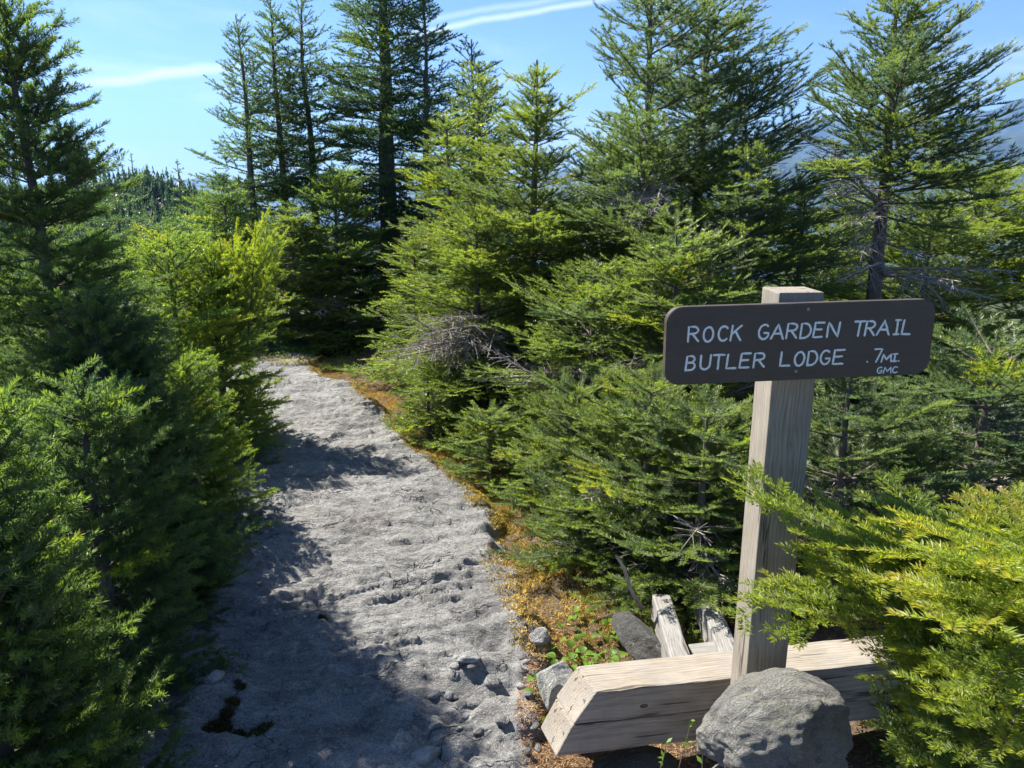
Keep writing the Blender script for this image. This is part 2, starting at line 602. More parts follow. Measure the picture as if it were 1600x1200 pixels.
BUMPS = [(*ground_pt(735, 1060), 0.07, 0.035), (*ground_pt(640, 790), 0.16, 0.028), (*ground_pt(470, 640), 0.15, 0.03), (*ground_pt(470, 740), 0.25, 0.03),
         (*ground_pt(505, 1178), 0.10, 0.03), (*ground_pt(330, 1100), 0.14, 0.03), (*ground_pt(770, 1010), 0.10, -0.03), (*ground_pt(385, 1150), 0.06, -0.05),
         (*ground_pt(335, 1138), 0.05, -0.045), (*ground_pt(600, 1178), 0.12, 0.02), (*ground_pt(830, 1000), 0.08, 0.03)]


def grid(xs, ys, fz):
    X, Y = np.meshgrid(xs, ys)
    Z = fz(X, Y)
    V = np.stack([X.ravel(), Y.ravel(), Z.ravel()], 1)
    n, m_ = len(xs), len(ys)
    i = np.arange((m_ - 1) * (n - 1))
    r, c = i // (n - 1), i % (n - 1)
    a = r * n + c
    return V, np.stack([a, a + 1, a + n + 1, a + n], 1)


def graded(lo, hi, step, far, growth=1.18):
    a = list(np.arange(lo, hi, step))
    s, p = step, a[-1]
    while p < far:
        s *= growth
        p += s
        a.append(p)
    s, p = step, a[0]
    back = []
    while p > -far:
        s *= growth
        p -= s
        back.append(p)
    return np.array(back[::-1] + a)


V, F = grid(graded(-7, 7, 0.07, 9500), graded(-1, 11, 0.07, 9500), soil_z)
np_obj('ground', V, F, M_SOIL, smooth=True, kind='structure')

ys = np.concatenate([np.arange(0.5, 3.2, 0.009), np.arange(3.2, 5.5, 0.015), np.arange(5.5, 8.6, 0.025)])
V, F = grid(np.arange(-3.1, 0.75, 0.011), ys, slab_z)
# keep only the strip near the trail
fc = V[F].mean(1)
ex = edge_x(fc[:, 1])
keep = (fc[:, 0] < ex + 0.3) & (fc[:, 0] > ex - 2.05)
F = F[keep]
used = np.unique(F)
remap = np.full(len(V), -1)
remap[used] = np.arange(len(used))
np_obj('rock_trail', V[used], remap[F], M_SLAB, smooth=True, kind='structure')


def ledge(name, cx, cy, rx, ry, z0, seed):
    V, F = grid(np.linspace(-rx * 1.2, rx * 1.2, 90), np.linspace(-ry * 1.2, ry * 1.2, 70),
                lambda x, y: z0 + 0.05 * fbm(x * 0.8, y * 1.6, seed, 4) - 0.35 * sstep(np.sqrt((x / rx) ** 2 + (y / ry) ** 2) + 0.18 * fbm(x * 1.3, y * 1.3, seed + 4, 3), 0.75, 1.1))
    V[:, 0] += cx
    V[:, 1] += cy
    np_obj(name, V, F, M_SLAB, smooth=True, kind='structure')


g = ground_pt(425, 543)
ledge('rock_ledge', g[0] - 0.2, g[1] + 0.15, 0.85, 0.55, 0.05, 71)
ledge('rock_ledge', -6.4, 12.6, 1.5, 1.0, 0.10, 75)

# ------------------------------------------------------------------ distant land
def ridge(name, prof, D, depth, seed, rough, base=-260):
    px = np.array([p[0] for p in prof], float)
    py = np.array([p[1] for p in prof], float)
    n = 260
    xs = np.linspace(px[0], px[-1], n)
    yy = np.interp(xs, px, py)
    top = np.array([at(a, b, D) for a, b in zip(xs, yy)])
    rows = []
    for j, (f, dy) in enumerate([(0.0, -1.0), (0.12, -0.8), (0.28, -0.6), (0.46, -0.42), (0.64, -0.27), (0.82, -0.13), (0.94, -0.05), (1.0, 0.0), (0.8, 0.25), (0.3, 0.7), (0.0, 1.0)]):
        z = base + (top[:, 2] - base) * f + rough * (fbm(xs * 0.05, np.full(n, j * 0.9), seed, 4) if 0 < f < 1 else 0.35 * fbm(xs * 0.09, np.zeros(n), seed + 5, 4))
        rows.append(np.stack([top[:, 0] * (1 + dy * depth / D), np.full(n, D + dy * depth) + rough * 3 * fbm(xs * 0.03, np.full(n, j * 0.5), seed + 2, 3), z], 1))
    V = np.concatenate(rows)
    m_ = len(rows)
    i = np.arange((m_ - 1) * (n - 1))
    r, c = i // (n - 1), i % (n - 1)
    a = r * n + c
    return np_obj(name, V, np.stack([a, a + 1, a + n + 1, a + n], 1), M_FOREST, smooth=True, kind='structure')


ridge('mountains', [(-500, 300), (-100, 292), (100, 287), (180, 284), (240, 274), (262, 279), (285, 283), (318, 274), (345, 279), (420, 288), (600, 290), (800, 286)], 7200, 1500, 81, 10)
ridge('mountains', [(700, 290), (900, 262), (1080, 232), (1180, 210), (1265, 189), (1330, 184), (1385, 168), (1430, 182), (1500, 178), (1555, 172), (1590, 155), (1660, 140), (1800, 128), (2100, 150)], 5200, 1500, 85, 14)
ridge('mountains', [(800, 300), (1100, 268), (1250, 246), (1400, 236), (1500, 226), (1600, 205), (1700, 212), (2100, 220)], 3400, 900, 88, 9)
ridge('hill', [(-200, 310), (60, 300), (150, 288), (200, 282), (235, 276), (262, 283), (300, 305), (335, 330), (420, 349), (700, 359)], 130, 45, 92, 0.25, base=-22)


def far_forest(n, seed):
    """Little pointed spruces over the wooded hill: one mass."""
    rng = np.random.default_rng(seed)
    px = rng.uniform(-60, 430, n)
    f = rng.random(n) ** 0.7
    prof = np.interp(px, [-200, 60, 150, 200, 235, 262, 300, 335, 420], [310, 300, 288, 279, 273, 280, 302, 326, 345])
    Y = 130 - (1 - f) * 36
    base = np.array([at(a, b, 130.0) for a, b in zip(px, prof)])
    z = -22 + (base[:, 2] + 22) * np.interp((1 - f) * 36 / 45, [0, 0.13, 0.27, 0.42, 0.6, 0.8], [1, 0.82, 0.64, 0.46, 0.28, 0.12])
    x = base[:, 0] * (1 - (1 - f) * 36 / 130)
    vs, ts = [], []
    for i in range(n):
        H = rng.uniform(1.2, 2.8)
        k = 34
        h = rng.random(k) ** 0.8
        a = rng.random(k) * 6.283
        r = (1 - h) * H * 0.27 + 0.05
        c = np.stack([np.cos(a), np.sin(a), np.zeros(k)], 1)
        s = np.stack([-np.sin(a), np.cos(a), np.zeros(k)], 1)
        p = np.array([x[i], Y[i], z[i] - 0.2])
        o = p + np.stack([0 * h, 0 * h, h * H], 1)
        tip = o + c * r[:, None] + np.stack([0 * h, 0 * h, -0.06 * H + 0 * h], 1)
        wd = (0.32 * r + 0.03)[:, None]
        vs.append(np.stack([o + np.array([0, 0, 0.14 * H]), tip + s * wd, tip - s * wd], 1).reshape(-1, 3))
        ts.append(np.full(3 * k, rng.uniform(0.0, 0.45)))
    np_obj('forest', np.concatenate(vs), None, M_SPRUCE, k=3, attr={'tint': np.concatenate(ts)}, label='dark wooded hill of small pointed spruces in the distance', kind='stuff')


far_forest(3200, 5)

# ------------------------------------------------------------------ conifers
UPV = np.array((0.0, 0.0, 1.0))


def nrm(a):
    return a / np.maximum(np.linalg.norm(a, axis=-1, keepdims=True), 1e-9)


def axes(P, D, L, C=None, U=None, T=None):
    n = len(P)
    D = nrm(np.asarray(D, float))
    C = np.zeros((n, 3)) if C is None else C
    if U is None:
        U = np.tile(UPV, (n, 1))
        side = nrm(np.cross(D, U) + 1e-5)
        U = np.cross(side, D)
    return dict(P=np.asarray(P, float), D=D, C=C, U=nrm(U), L=np.asarray(L, float), T=np.zeros(n) if T is None else T)


def children(A, rng, spacing, first, ratio, base, lmin, lmax, ang=52, flat=0.25, tintj=0.05, curv=0.15):
    L = A['L']
    cnt = np.floor(np.maximum(0, L * (1 - first)) / spacing).astype(int)
    idx = np.repeat(np.arange(len(L)), cnt)
    if len(idx) == 0:
        return None
    k = np.arange(len(idx)) - np.repeat(np.cumsum(cnt) - cnt, cnt)
    idx = np.concatenate([idx, idx])
    s = L[idx] * first + (np.concatenate([k, k]) + rng.random(len(idx))) * spacing
    sg = np.concatenate([np.ones(len(k)), -np.ones(len(k))])
    s = np.minimum(s, L[idx] * 0.985)
    P = A['P'][idx] + A['D'][idx] * s[:, None] + A['C'][idx] * (s ** 2)[:, None]
    T = nrm(A['D'][idx] + 2 * A['C'][idx] * s[:, None])
    side = nrm(np.cross(T, A['U'][idx]))
    U = np.cross(side, T)
    a = np.radians(ang + rng.normal(0, 8, len(idx)))[:, None]
    be = rng.normal(0, flat, len(idx))[:, None]
    d = np.cos(a) * T + np.sin(a) * (side * sg[:, None] * np.cos(be) + U * np.sin(be))
    ln = np.clip((ratio * (L[idx] - s) + base) * rng.uniform(0.65, 1.25, len(idx)), lmin, lmax)
    # curve gently forward along the parent, and up
    C = (T * 0.25 + UPV * curv) * (0.5 / np.maximum(ln, 0.05))[:, None] * rng.uniform(0.4, 1.2, len(idx))[:, None]
    return axes(P, d, ln, C, U, A['T'][idx] + rng.normal(0, tintj, len(idx)))


def cat(*As):
    As = [a for a in As if a is not None]
    return {k: np.concatenate([a[k] for a in As]) for k in As[0]}


def needles(A, rng, density, nl, nw, start=0.0, fir=True, quad=False, tipb=0.17):
    L = A['L']
    cnt = np.maximum(2, (density * L * (1 - start))).astype(int)
    idx = np.repeat(np.arange(len(L)), cnt)
    n = len(idx)
    f = start + (1 - start) * rng.random(n) ** 0.95
    s = L[idx] * f
    P = A['P'][idx] + A['D'][idx] * s[:, None] + A['C'][idx] * (s ** 2)[:, None]
    T = nrm(A['D'][idx] + 2 * A['C'][idx] * s[:, None])
    side = nrm(np.cross(T, A['U'][idx]))
    U = np.cross(side, T)
    if fir:
        phi = np.where(rng.random(n) < 0.5, 0.0, math.pi)
        lift = np.abs(rng.normal(0.15, 0.45, n))
        phi = np.where(phi == 0, lift, math.pi - lift)
        ang = np.radians(rng.normal(60, 12, n))
    else:
        phi = rng.uniform(0, 2 * math.pi, n)
        low_ = np.sin(phi) < -0.35
        phi = np.where(low_ & (rng.random(n) < 0.65), -phi, phi)
        ang = np.radians(rng.normal(50, 13, n))
    # needles close up round the bud at the tip
    ang = ang * (1 - 0.55 * sstep(f, 0.88, 1.0))
    d = np.cos(ang)[:, None] * T + np.sin(ang)[:, None] * (side * np.cos(phi)[:, None] + U * np.sin(phi)[:, None])
    ln = (nl * rng.uniform(0.75, 1.2, n))[:, None]
    ref = U + rng.normal(0, 0.45 if fir else 0.9, (n, 3))
    wv = nrm(np.cross(d, ref)) * (nw * 0.5)
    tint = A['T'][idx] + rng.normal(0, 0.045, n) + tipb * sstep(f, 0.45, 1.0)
    tip = P + d * ln + np.cross(wv, d) * 0.0
    if quad:
        mid = P + d * ln * 0.55 + nrm(np.cross(wv, d)) * ln * 0.05
        V = np.stack([P, mid + wv, tip, mid - wv], 1).reshape(-1, 3)
        return V, np.repeat(tint, 4)
    V = np.stack([P + wv, P - wv, tip], 1).reshape(-1, 3)
    return V, np.repeat(tint, 3)


def tubes(A, r0, r1, seg, sides):
    n = len(A['L'])
    r0 = np.broadcast_to(r0, (n,))
    side = nrm(np.cross(A['D'], A['U']))
    U = np.cross(side, A['D'])
    rings = []
    for j in range(seg + 1):
        f = j / seg
        s = A['L'] * f
        p = A['P'] + A['D'] * s[:, None] + A['C'] * (s ** 2)[:, None]
        r = (r0 * (1 - f) + r1 * f)[:, None]
        for q in range(sides):
            a = 2 * math.pi * q / sides
            rings.append(p + r * (side * math.cos(a) + U * math.sin(a)))
    V = np.stack(rings, 1)
    nv = V.shape[1]
    f = []
    for j in range(seg):
        for q in range(sides):
            q2 = (q + 1) % sides
            f.append((j * sides + q, j * sides + q2, (j + 1) * sides + q2, (j + 1) * sides + q))
    f = np.array(f)
    F = (f[None] + (np.arange(n) * nv)[:, None, None]).reshape(-1, 4)
    return V.reshape(-1, 3), F


def merge(parts):
    Vs, Fs, o = [], [], 0
    for V, F in parts:
        Vs.append(V)
        Fs.append(F + o)
        o += len(V)
    return np.concatenate(Vs), np.concatenate(Fs)


def poly_tube(pts, rad, sides=8):
    pts = np.asarray(pts, float)
    n = len(pts)
    T = nrm(np.gradient(pts, axis=0))
    ref = np.tile(np.array((0.31, 0.95, 0.02)), (n, 1))
    s = nrm(np.cross(T, ref))
    u = np.cross(s, T)
    a = np.linspace(0, 2 * math.pi, sides, endpoint=False)
    V = (pts[:, None] + np.asarray(rad)[:, None, None] * (s[:, None] * np.cos(a)[None, :, None] + u[:, None] * np.sin(a)[None, :, None])).reshape(-1, 3)
    F = []
    for i in range(n - 1):
        for q in range(sides):
            q2 = (q + 1) % sides
            F.append((i * sides + q, i * sides + q2, (i + 1) * sides + q2, (i + 1) * sides + q))
    return V, np.array(F)


LOD = {  # s2, s3, needle density /m, length, width, start fractions
    'hero': dict(s2=0.078, s3=0.066, den=1300, nl=0.0185, nw=0.0027, quad=True, lm=0.055, ws=0.9, wn=1.1),
    'near': dict(s2=0.098, s3=0.084, den=1150, nl=0.0205, nw=0.0031, quad=True, lm=0.070, ws=0.9, wn=1.15),
    'mid': dict(s2=0.082, s3=0.072, den=680, nl=0.0205, nw=0.0042, quad=False, lm=0.055, ws=0.98, wn=1.08),
    'far': dict(s2=0.105, s3=0.090, den=330, nl=0.0250, nw=0.0072, quad=False, lm=0.055, ws=0.86, wn=1.1),
    'dist': dict(s2=0.150, s3=0.120, den=110, nl=0.0420, nw=0.0180, quad=False, lm=0.05, ws=0.8, wn=1.1),
}


def explicit_axes(br, rng, tint, sag):
    P, D, C, L, T = [], [], [], [], []
    for it in br:
        a, b = np.asarray(it[0], float), np.asarray(it[1], float)
        tt = it[2] if len(it) > 2 else 0.0
        ln = np.linalg.norm(b - a) * 1.02
        ch = b - a
        c = UPV * (sag * rng.uniform(0.6, 1.3) / max(ln, 0.2))          # + bends up at the tip
        P.append(a); L.append(ln); C.append(c)
        D.append((ch - c * ln ** 2) / ln)
        T.append(tint + tt + rng.normal(0, 0.04))
    D = np.array(D)
    A = axes(np.array(P), D, np.array(L), np.array(C), None, np.array(T))
    return A


def conifer(name, label, cat_, base, H, Rm, seed, fir=True, lod='mid', tint=0.35, bare=0.0, p=0.8, whorl=0.16, nb=6, e_top=40, e_bot=-6, r0=0.10, dens=1.0,
            lean=(0, 0), tipup=0.25, group='conifers along the trail', extra=None, dead=None, rtrunk=None, asym=None, thin=0.0, yellow=0.06, only_extra=False,
            extra_sag=0.12, flat=0.25, tj=0.06, spread=1.0, ratio=0.5, dead_n=0, curv=0.15):
    rng = np.random.default_rng(seed)
    q = LOD[lod]
    whorl *= q['ws']
    nb *= q['wn']
    base = np.asarray(base, float)
    root = empty(name, base, label, cat_, group)
    rt = rtrunk or (0.012 + 0.013 * H)
    # trunk line, local coordinates
    nz = 14
    hz = np.linspace(-0.12, H, nz)
    wob = 0.012 * H
    tx = lean[0] * hz / H + wob * fbm(hz * 0.9, np.zeros(nz), seed % 40, 2) * np.clip(hz / H, 0, 1)
    ty = lean[1] * hz / H + wob * fbm(hz * 0.9, np.ones(nz) * 5, seed % 37, 2) * np.clip(hz / H, 0, 1)
    tl = np.stack([tx, ty, hz], 1)
    tpos = lambda h: np.stack([np.interp(h, hz, tx), np.interp(h, hz, ty), h], -1)
    tr = rt * np.clip(1 - hz / H, 0, 1) ** 0.85 + 0.0035
    parts = [poly_tube(tl, tr, 9)]
    prim = []
    if not only_extra:
        h = bare * H + 0.04
        hs, azs, Ls, es, tt = [], [], [], [], []
        a0 = rng.random() * 6.28
        while h < H - 0.03:
            f = h / H
            env = Rm * max(0.0, 1 - f) ** p + r0 * min(1, (1 - f) * 6 + 0.35)
            kk = max(3, int(round(nb * rng.uniform(0.75, 1.25))))
            for j in range(kk):
                az = a0 + 6.283 * (j + rng.uniform(-0.25, 0.25)) / kk
                l = env * rng.uniform(0.62, 1.12)
                if asym is not None:
                    l *= 1 + asym[1] * math.cos(az - asym[0])
                if rng.random() < thin or l < 0.03:
                    continue
                hs.append(min(h + rng.uniform(-0.16, 0.16) * whorl, H - 0.02)); azs.append(az); Ls.append(l)
                es.append(R_(e_bot + (e_top - e_bot) * f ** 1.3 + rng.normal(0, 7)))
                y = rng.uniform(0.12, 0.3) if rng.random() < yellow else 0
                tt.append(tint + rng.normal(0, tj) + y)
            a0 += 2.4
            h += whorl * rng.uniform(0.75, 1.25) * (1.15 - 0.4 * f)
        hs, azs, Ls, es = map(np.array, (hs, azs, Ls, es))
        D = np.stack([np.cos(azs) * np.cos(es), np.sin(azs) * np.cos(es), np.sin(es)], 1)
        C = UPV * (tipup * rng.uniform(0.3, 1.3, len(hs)) / np.maximum(Ls, 0.15) * 0.5)[:, None]
        prim.append(axes(tpos(np.maximum(hs, 0.02)), D, Ls, C, None, np.array(tt)))
    if extra:
        ex_ = explicit_axes([(np.asarray(e[0]) - base, np.asarray(e[1]) - base) + tuple(e[2:]) for e in extra], rng, tint, extra_sag)
        prim.append(ex_)
    A1 = cat(*prim)
    A2 = children(A1, rng, q['s2'] / dens, 0.12, ratio, 0.045, q['lm'] * 1.2, 0.5, 50 * spread, flat, 0.04, curv)
    A3 = children(A2, rng, q['s3'] / dens, 0.14, 0.48, 0.03, q['lm'], 0.24, 48 * spread, flat * 1.1, 0.03, curv) if A2 is not None else None
    # leader
    lead = axes(np.array([tpos(np.array(H * 0.93 if H > 1.5 else H - 0.1))]), np.array([[0, 0, 1.0]]), np.array([H * 0.07 if H > 1.5 else 0.1]), None, np.array([[0, 1.0, 0]]), np.array([tint + 0.1]))
    nv, nt_ = [], []
    for A, st in ((A1, 0.15), (A2, 0.03), (A3, 0.0), (lead, 0.0)):
        if A is None:
            continue
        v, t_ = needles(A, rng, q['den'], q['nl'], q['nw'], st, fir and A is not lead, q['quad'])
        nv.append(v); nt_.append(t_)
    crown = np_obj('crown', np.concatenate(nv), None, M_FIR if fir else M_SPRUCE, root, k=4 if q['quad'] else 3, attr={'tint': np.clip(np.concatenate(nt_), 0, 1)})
    parts.append(tubes(A1, 0.002 + 0.008 * A1['L'], 0.001, 5, 5))
    if lod in ('near', 'mid'):
        parts.append(tubes(A2, 0.0008 + 0.008 * A2['L'], 0.0007, 2, 3))
    if lod == 'near' and A3 is not None:
        parts.append(tubes(A3, 0.0012, 0.0006, 1, 3))
    Vt, Ft = merge(parts)
    np_obj('trunk', Vt, Ft, M_BARK, root, smooth=True)
    # bare grey twigs low in the crown
    dl = []
    if dead:
        dl.append(explicit_axes([(np.asarray(e[0]) - base, np.asarray(e[1]) - base) for e in dead], rng, 0, -0.05))
    if dead_n:
        hh = rng.uniform(0.03, 0.42, dead_n) * H
        az = rng.random(dead_n) * 6.283
        ee = np.radians(rng.uniform(-25, 25, dead_n))
        dl.append(axes(tpos(hh), np.stack([np.cos(az) * np.cos(ee), np.sin(az) * np.cos(ee), np.sin(ee)], 1), rng.uniform(0.4, 1.05, dead_n) * Rm,
                       UPV * rng.uniform(-0.25, 0.25, dead_n)[:, None]))
    if dl:
        Ad = cat(*dl)
        B = children(Ad, rng, 0.05, 0.12, 0.42, 0.03, 0.04, 0.4, 48, 0.5, curv=-0.2)
        parts = [tubes(Ad, 0.004 + 0.010 * Ad['L'], 0.0018, 6, 5), tubes(B, 0.0027, 0.0011, 3, 3)]
        Cc = children(B, rng, 0.055, 0.2, 0.45, 0.02, 0.02, 0.2, 46, 0.6, curv=-0.3)
        if Cc is not None:
            parts.append(tubes(Cc, 0.0018, 0.0008, 2, 3))
        Vd, Fd = merge(parts)
        np_obj('dead_branch', Vd, Fd, M_DEAD, root, smooth=True, label='bare grey dead twigs')
    return root


def ground_base(px, py, Y):
    """Foot of a tree whose trunk passes pixel (px,py) at distance Y."""
    p = at(px, py, Y)
    return np.array((p[0], Y, float(soil_z(np.array(p[0]), np.array(Y)))))


def top_h(px, py, Y):
    b = ground_base(px, py, Y)
    return at(px, py, Y)[2] - b[2]


def tree(kind, label, px, py, Y, Rm, seed, **kw):
    """A conifer whose tip shows at pixel (px,py) and which stands Y metres ahead."""
    fir = kind == 'fir'
    b = ground_base(px, py, Y)
    H = at(px, py, Y)[2] - b[2]
    nm = kw.pop('name', ('fir' if fir else 'spruce') + ('_tree' if H > 1.35 else '_shrub'))
    return conifer(nm, label, kw.pop('cat_', 'tree' if H > 1.35 else 'shrub'), b, H, Rm, seed, fir=fir, **kw)


# ---- left of the trail
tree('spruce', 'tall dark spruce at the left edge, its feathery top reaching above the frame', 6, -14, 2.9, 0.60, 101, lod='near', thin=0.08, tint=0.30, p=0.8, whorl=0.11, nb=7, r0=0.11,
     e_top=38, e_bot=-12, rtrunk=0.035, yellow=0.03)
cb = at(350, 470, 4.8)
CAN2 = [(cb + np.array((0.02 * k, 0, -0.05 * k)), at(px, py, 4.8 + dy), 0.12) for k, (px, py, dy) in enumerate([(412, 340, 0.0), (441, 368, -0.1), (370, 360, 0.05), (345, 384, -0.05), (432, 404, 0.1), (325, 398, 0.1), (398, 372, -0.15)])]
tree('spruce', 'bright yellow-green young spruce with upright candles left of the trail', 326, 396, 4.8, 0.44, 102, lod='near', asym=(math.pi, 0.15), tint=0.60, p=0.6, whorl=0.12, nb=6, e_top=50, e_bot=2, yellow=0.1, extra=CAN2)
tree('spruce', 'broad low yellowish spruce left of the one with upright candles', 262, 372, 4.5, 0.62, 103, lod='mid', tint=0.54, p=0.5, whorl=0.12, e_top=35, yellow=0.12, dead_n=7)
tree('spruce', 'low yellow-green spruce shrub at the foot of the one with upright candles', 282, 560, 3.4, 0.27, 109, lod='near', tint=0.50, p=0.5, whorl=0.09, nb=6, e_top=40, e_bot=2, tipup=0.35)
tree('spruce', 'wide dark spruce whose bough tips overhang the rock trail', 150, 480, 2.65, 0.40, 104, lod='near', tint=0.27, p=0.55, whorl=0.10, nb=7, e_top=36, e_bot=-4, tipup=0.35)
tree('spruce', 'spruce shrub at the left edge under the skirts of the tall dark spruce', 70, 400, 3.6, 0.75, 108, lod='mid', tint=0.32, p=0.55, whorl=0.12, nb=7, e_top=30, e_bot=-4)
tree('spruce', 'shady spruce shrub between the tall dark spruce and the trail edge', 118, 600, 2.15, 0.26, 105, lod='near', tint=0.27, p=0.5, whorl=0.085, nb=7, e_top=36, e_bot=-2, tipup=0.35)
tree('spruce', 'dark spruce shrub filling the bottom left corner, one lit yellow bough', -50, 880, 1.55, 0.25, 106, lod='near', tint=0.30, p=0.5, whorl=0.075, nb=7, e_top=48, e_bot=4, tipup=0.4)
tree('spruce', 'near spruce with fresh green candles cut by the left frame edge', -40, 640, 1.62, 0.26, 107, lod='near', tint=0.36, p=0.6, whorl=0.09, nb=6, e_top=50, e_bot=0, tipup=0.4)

# ---- the spruce clump beyond the trail end
tree('spruce', 'slender spruce with a bare whip tip, left end of the tall clump', 369, 22, 8.6, 1.00, 111, lod='far', thin=0.34, tint=0.20, p=0.95, whorl=0.17, nb=6, e_top=35, e_bot=-12, r0=0.14, bare=0.16)
tree('spruce', 'slim open spruce second from the left in the tall clump', 424, -8, 9.0, 1.05, 112, lod='far', thin=0.34, tint=0.20, p=1.0, whorl=0.17, nb=6, e_top=35, e_bot=-12, r0=0.18, bare=0.36)
tree('spruce', 'slim spruce with a clear dark stem in the middle of the tall clump', 470, -24, 9.2, 1.00, 113, lod='far', thin=0.34, tint=0.20, p=0.9, whorl=0.17, nb=6, e_top=35, e_bot=-12, r0=0.18, bare=0.36)
tree('spruce', 'tallest and thickest spruce of the clump with a broad dark trunk', 588, -190, 8.9, 1.15, 114, lod='far', thin=0.2, tint=0.17, p=0.55, whorl=0.16, nb=7, e_top=28, e_bot=-10, r0=0.12, rtrunk=0.13, bare=0.08, dead_n=6)
tree('spruce', 'spruce with a forked spire on the right side of the tall clump', 659, -22, 8.5, 0.85, 115, lod='far', thin=0.34, tint=0.20, p=0.75, whorl=0.17, nb=6, e_top=32, e_bot=-8, r0=0.16)
tree('spruce', 'shorter spruce on the far right flank of the tall clump', 737, 62, 8.2, 0.80, 116, lod='far', thin=0.34, tint=0.22, p=0.75, whorl=0.17, nb=6, e_top=38, e_bot=-8, r0=0.16)
tree('spruce', 'bushy low spruce skirting the foot of the slender whip-tipped spruce', 345, 285, 8.0, 0.70, 117, lod='far', tint=0.42, p=0.55, whorl=0.13, nb=7, e_top=25, e_bot=-8)
tree('spruce', 'dark bushy spruce at the foot of the thick-trunked spruce', 520, 275, 8.0, 0.85, 118, lod='far', tint=0.44, p=0.5, whorl=0.13, nb=7, e_top=25, e_bot=-8, dead_n=8)
tree('fir', 'low spreading fir behind the pale grass tuft', 500, 405, 7.75, 0.50, 119, lod='mid', tint=0.50, p=0.5, whorl=0.11, nb=6, e_top=25, e_bot=-4, dead_n=10)
tree('fir', 'low lit fir in front of the bushy spruce beyond the trail end', 452, 330, 7.7, 0.62, 122, lod='mid', tint=0.44, p=0.5, whorl=0.13, nb=7, e_top=25, e_bot=-6)
tree('fir', 'small fir with shelf boughs between the grass tuft and the twiggy fir', 648, 380, 6.4, 0.45, 123, lod='mid', tint=0.50, p=0.5, whorl=0.12, nb=6, e_top=25, e_bot=-6)
tree('fir', 'olive fir with a rounded top just right of the tall spruce clump', 752, 96, 7.0, 0.90, 120, lod='far', tint=0.42, p=0.7, whorl=0.17, nb=6, e_top=35, e_bot=-8, yellow=0.15)
tree('fir', 'yellowed fir crown peeping out beside the tall spruce clump', 700, 175, 6.6, 0.70, 121, lod='mid', tint=0.47, p=0.6, whorl=0.16, nb=6, e_top=25, e_bot=-8, yellow=0.2)

# ---- centre and right firs
def twigs(px0, py0, Y0, w_, h_, n, seed):
    r = np.random.default_rng(seed)
    o = []
    for i in range(n):
        a = at(px0 + r.normal(0, w_ * 0.2) + w_ * 0.35, py0 + r.normal(0, h_ * 0.25), Y0 + 0.45)
        b = at(px0 + r.uniform(-w_, w_) * 0.6, py0 + r.uniform(-h_, h_) * 0.6, Y0 + r.uniform(-0.25, 0.15))
        o.append((a, b))
    return o


TW1 = twigs(680, 520, 4.7, 190, 80, 13, 1)
TW2 = twigs(945, 590, 3.85, 120, 60, 9, 2) + twigs(1005, 320, 4.5, 50, 90, 6, 3)

cb = ground_base(834, 94, 5.6)
ct = at(834, 94, 5.6)
CAND = [(ct + np.array((0, 0, -0.20)), ct + np.array(v), 0.05) for v in ((-0.20, 0.02, -0.06), (0.19, -0.05, -0.04), (0.04, 0.16, -0.05), (0.02, -0.16, -0.07))]
CAND += [(ct + np.array((0, 0, -0.42)), ct + np.array(v), 0.05) for v in ((-0.30, 0.05, -0.27), (0.40, 0.05, -0.16), (0.22, -0.22, -0.30), (-0.16, -0.25, -0.31), (-0.05, 0.3, -0.25))]
tree('fir', 'young fir with four candle-like top shoots in the centre', 834, 94, 5.6, 1.40, 131, lod='mid', tint=0.46, p=1.0, whorl=0.16, nb=7, e_top=36, e_bot=-8, r0=0.03, extra=CAND, rtrunk=0.045, asym=(math.pi, 0.12), yellow=0.08)
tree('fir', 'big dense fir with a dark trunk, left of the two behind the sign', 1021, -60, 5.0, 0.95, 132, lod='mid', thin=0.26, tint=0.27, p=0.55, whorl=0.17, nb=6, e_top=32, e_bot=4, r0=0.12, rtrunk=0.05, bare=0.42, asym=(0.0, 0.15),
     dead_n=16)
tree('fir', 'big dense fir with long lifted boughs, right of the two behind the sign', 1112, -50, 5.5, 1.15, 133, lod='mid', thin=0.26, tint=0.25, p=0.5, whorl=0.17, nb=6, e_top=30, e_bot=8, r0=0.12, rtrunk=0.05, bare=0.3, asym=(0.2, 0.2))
Y = 4.4
tk = lambda py: (1412 - (py - 0) * 0.075)
b = ground_base(1375, 480, Y)
